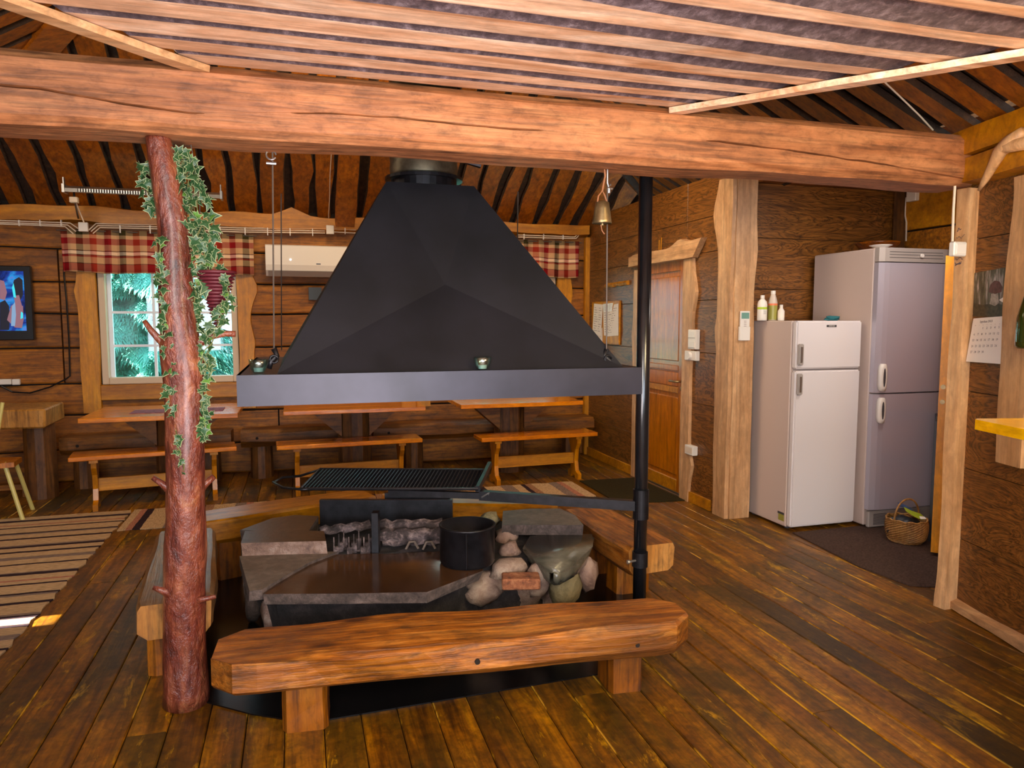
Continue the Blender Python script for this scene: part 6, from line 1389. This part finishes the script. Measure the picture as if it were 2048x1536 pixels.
# alcove junction box and cables
ata = lambda a, b_: onplane(a, b_, (1, 0, 0), AX - 0.055)
p, q = ata(1820, 376), ata(1838, 401); bm = B(); box(bm, AX - 0.09, AX - 0.05, min(p.y, q.y) - 0.0, max(p.y, q.y), q.z, p.z, bev=0.005); ob('junction_box', bm, M['cable'], label='cream junction box on the upper board inside the alcove', cat='junction box')
bm = B(); tube(bm, [ata(1811, 395), ata(1810, 430), ata(1813, 445), ata(1812, 482)], 0.006, 6); ob('wall_cable', bm, M['cable'], label='pale cable hanging behind the tall fridge in the alcove corner', cat='cable')
# calendar on the near right wall
RN = rn.copy(); RD0 = RN.dot(Vector((PX, PY, 0)))
atr = lambda a, b_, u=0.004: onplane(a, b_, RN, RD0 + u)
cal = empty('wall_calendar', atr(1975, 728), 0, 'wall calendar with a mushroom photograph on the near right wall', 'calendar')
P_ = [atr(1946, 633), atr(2014, 634), atr(2022, 533), atr(1949, 546)]
quad_uv('picture_page', P_, M['calphoto'], cal)
def calshape(pts, mat, u):
    bm = B(); bm.faces.new([bm.verts.new(atr(a, b_, u)) for a, b_ in pts]); return ob('picture_shape', bm, M[mat], cal)
calshape([(1946, 633), (2014, 634), (2015, 612), (1990, 606), (1965, 610), (1947, 606)], 'forestfloor', 0.0046)
calshape([(1979, 608), (1982, 588), (1996, 586), (1998, 606), (1990, 612)], 'mush_stem', 0.005)
calshape([(1977, 584), (1981, 569), (1989, 561), (1999, 563), (2005, 574), (2003, 584), (1990, 588)], 'mush_cap', 0.0054)
calshape([(1998, 600), (2010, 592), (2013, 600), (2006, 605)], 'paper', 0.005)
bm = B(); cp4 = [atr(1948, 637, 0.006), atr(2012, 632, 0.006), atr(2003, 728, 0.025), atr(1933, 723, 0.025)]
loft(bm, [cp4, [v + RN * 0.003 for v in cp4]]); page = ob('month_page', bm, M['paper'], cal)
ca, cb, cd = cp4[0] + RN * 0.0035, cp4[1] - cp4[0], cp4[3] - cp4[0]
ex = cb.normalized(); ez = (cd - ex * cd.dot(ex)); hgt = ez.length; ez = -ez.normalized(); wid = cb.length; ey = ez.cross(ex)
rm_ = Matrix((ex, ez, ex.cross(ez))).transposed().to_euler()
def ctext(s_, u, v, size, mat='ink', al='CENTER'):
    shift = (cd - (-ez) * hgt)
    pos = ca + ex * (wid * u) + (-ez) * (hgt * v) + shift * v + ex.cross(ez) * 0.001
    return text(s_, size, pos, rm_, M[mat], cal, 'lettering', 0.0001, al)
ctext('Syyskuu 2021', 0.45, 0.09, 0.016)
for k, d_ in enumerate(('ma', 'ti', 'ke', 'to', 'pe', 'la', 'su')): ctext(d_, 0.12 + 0.125 * k, 0.165, 0.006, 'inkfaint')
n_ = 0
for row in range(5):
    for col in range(7):
        n_ = row * 7 + col - 1
        if 1 <= n_ <= 30: ctext(str(n_), 0.13 + 0.125 * col, 0.24 + 0.135 * row, 0.0155)
ctext('______', 0.16, 0.93, 0.008) if False else None
# green bottle hanging by the upright board
gb = atr(2054, 697, 0.09); bt_ = empty('green_bottle', gb, 0, 'dark green glass bottle hanging on the near right wall, cut by the right edge', 'bottle')
bm = B(); hb_ = (atr(2054, 556, 0.09) - gb).z; w_ = 0.046
lathe(bm, [(0.0, 0.006), (w_ * 0.8, 0), (w_ * 0.98, 0.012), (w_, 0.03), (w_ * 0.97, hb_ * 0.42), (w_ * 0.75, hb_ * 0.58), (w_ * 0.42, hb_ * 0.78), (w_ * 0.34, hb_ * 0.95), (w_ * 0.42, hb_ * 0.96), (w_ * 0.42, hb_), (0.0, hb_)], tuple(gb), 28, caps=False); ob('glass', bm, M['greenglass'], bt_, smooth=True)
bm = B(); tube(bm, [gb + Vector((0.016, 0, hb_ * 0.97)), gb + Vector((0.0, 0, hb_ + 0.03)), atr(2048, 536, 0.03)], 0.002, 5); tube(bm, [gb + Vector((-0.016, 0, hb_ * 0.97)), gb + Vector((0.0, 0, hb_ + 0.03))], 0.002, 5); ob('hanging_cord', bm, M['string'], bt_)
# bar shelf on the near right wall
zs_ = 1.135; Q = atz(1942, 837, zs_); Q.z = 0
dq = RD0 - RN.dot(Q); Qw = Q + RN * dq
sh = empty('bar_shelf', Qw, 0, 'glossy yellow pine bar shelf jutting from the near right wall', 'shelf')
bm = B(); poly = [Q + rd * 0.02, Q - RN * 0.02 + RN * 0.0, Qw, Qw + rd * 1.3, Q + rd * 1.3]; prism(bm, [(p.x, p.y) for p in poly], zs_ - 0.032, zs_); ob('shelf_top', bm, [M['yellow']], sh)
for s_ in (0.25, 1.05):
    bm = B(); a_ = Qw + rd * s_; loft(bm, [[a_ + rd * o_ + Vector((0, 0, zs_ - 0.033)), a_ + rd * o_ - RN * dq * 0.7 + Vector((0, 0, zs_ - 0.033)), a_ + rd * o_ + Vector((0, 0, zs_ - 0.20))] for o_ in (0, 0.03)]); ob('bracket', bm, M['pine_z'], sh)

# ================================================================== OUTSIDE
bm = B(); box(bm, -25, 25, YB + 0.13, 45, -0.6, -0.5); ob('ground', bm, M['grass'], kind='structure')
def branch_mesh(seed):
    r = random.Random(seed); bm = B()
    def needle(p, d, l, w_):
        s_ = d.cross(Vector((0, 0, 1))).normalized() * w_
        v = [bm.verts.new(p - s_), bm.verts.new(p + s_), bm.verts.new(p + d * l)]; bm.faces.new(v)
    for k in range(26):
        t = k / 25; p = Vector((t, 0, -0.28 * t * t + 0.05 * t))
        for sd in (-1, 1):
            L = 0.34 * (1 - t) + 0.08; d = Vector((0.55, sd * 0.8, -0.25)).normalized()
            for j in range(9):
                u = j / 8; q = p + d * L * u + Vector((0, 0, -0.12 * u * u))
                needle(q, Vector((0.5 + r.uniform(-0.2, 0.3), sd * r.uniform(0.1, 0.7), -0.5 - r.random() * 0.6)).normalized(), 0.10, 0.014)
                needle(q, Vector((0.6, -sd * r.uniform(0.1, 0.6), -0.2)).normalized(), 0.075, 0.012)
    vs = [tuple(v.co) for v in bm.verts]; bm.free(); return vs
def spruce(seed, h):
    r = random.Random(seed); V_, F_ = [], []; bv = branch_mesh(seed)
    for lv in range(int(h / 0.22)):
        z = 0.3 + lv * 0.22; L = (h - z) / h * h * 0.26 + 0.25
        for k in range(9):
            a = 2 * pi * (k + r.random()) / 9; s_ = L * r.uniform(0.8, 1.15); m_ = Matrix.Translation((0, 0, z + r.uniform(-0.1, 0.1))) @ Matrix.Rotation(a, 4, 'Z') @ Matrix.Scale(s_, 4)
            n0 = len(V_); V_ += [tuple(m_ @ Vector(v)) for v in bv]; F_ += [(n0 + i, n0 + i + 1, n0 + i + 2) for i in range(0, len(bv), 3)]
    me = bpy.data.meshes.new('spruce'); me.from_pydata(V_, [], F_); me.materials.append(M['sprucef']); return me
sme = spruce(1, 5.2)
for i, (x, y, rz, s_, lab) in enumerate(((-1.95, 10.1, 0.3, 1.0, 'tall spruce close outside the left window, filling most of its panes'), (0.5, 14.6, 1.7, 1.2, 'far spruce between the two windows, glimpsed at the right of the left window'), (-5.6, 14.0, 2.9, 1.2, 'far spruce seen in the leftmost panes of the left window'), (2.8, 10.6, 4.0, 1.0, 'spruce right outside the window behind the hood'))):
    r_ = empty('spruce_tree', (x, y, -0.5), rz, lab, 'tree', 'spruces outside the windows'); r_.scale = (s_, s_, s_)
    o = link('foliage', sme, r_); o['kind'] = 'stuff'
    bm = B(); lathe(bm, [(0.11, 0), (0.02, 5.0)], (0, 0, 0), 10); ob('stem', bm, M['bark2'], r_, local=True)
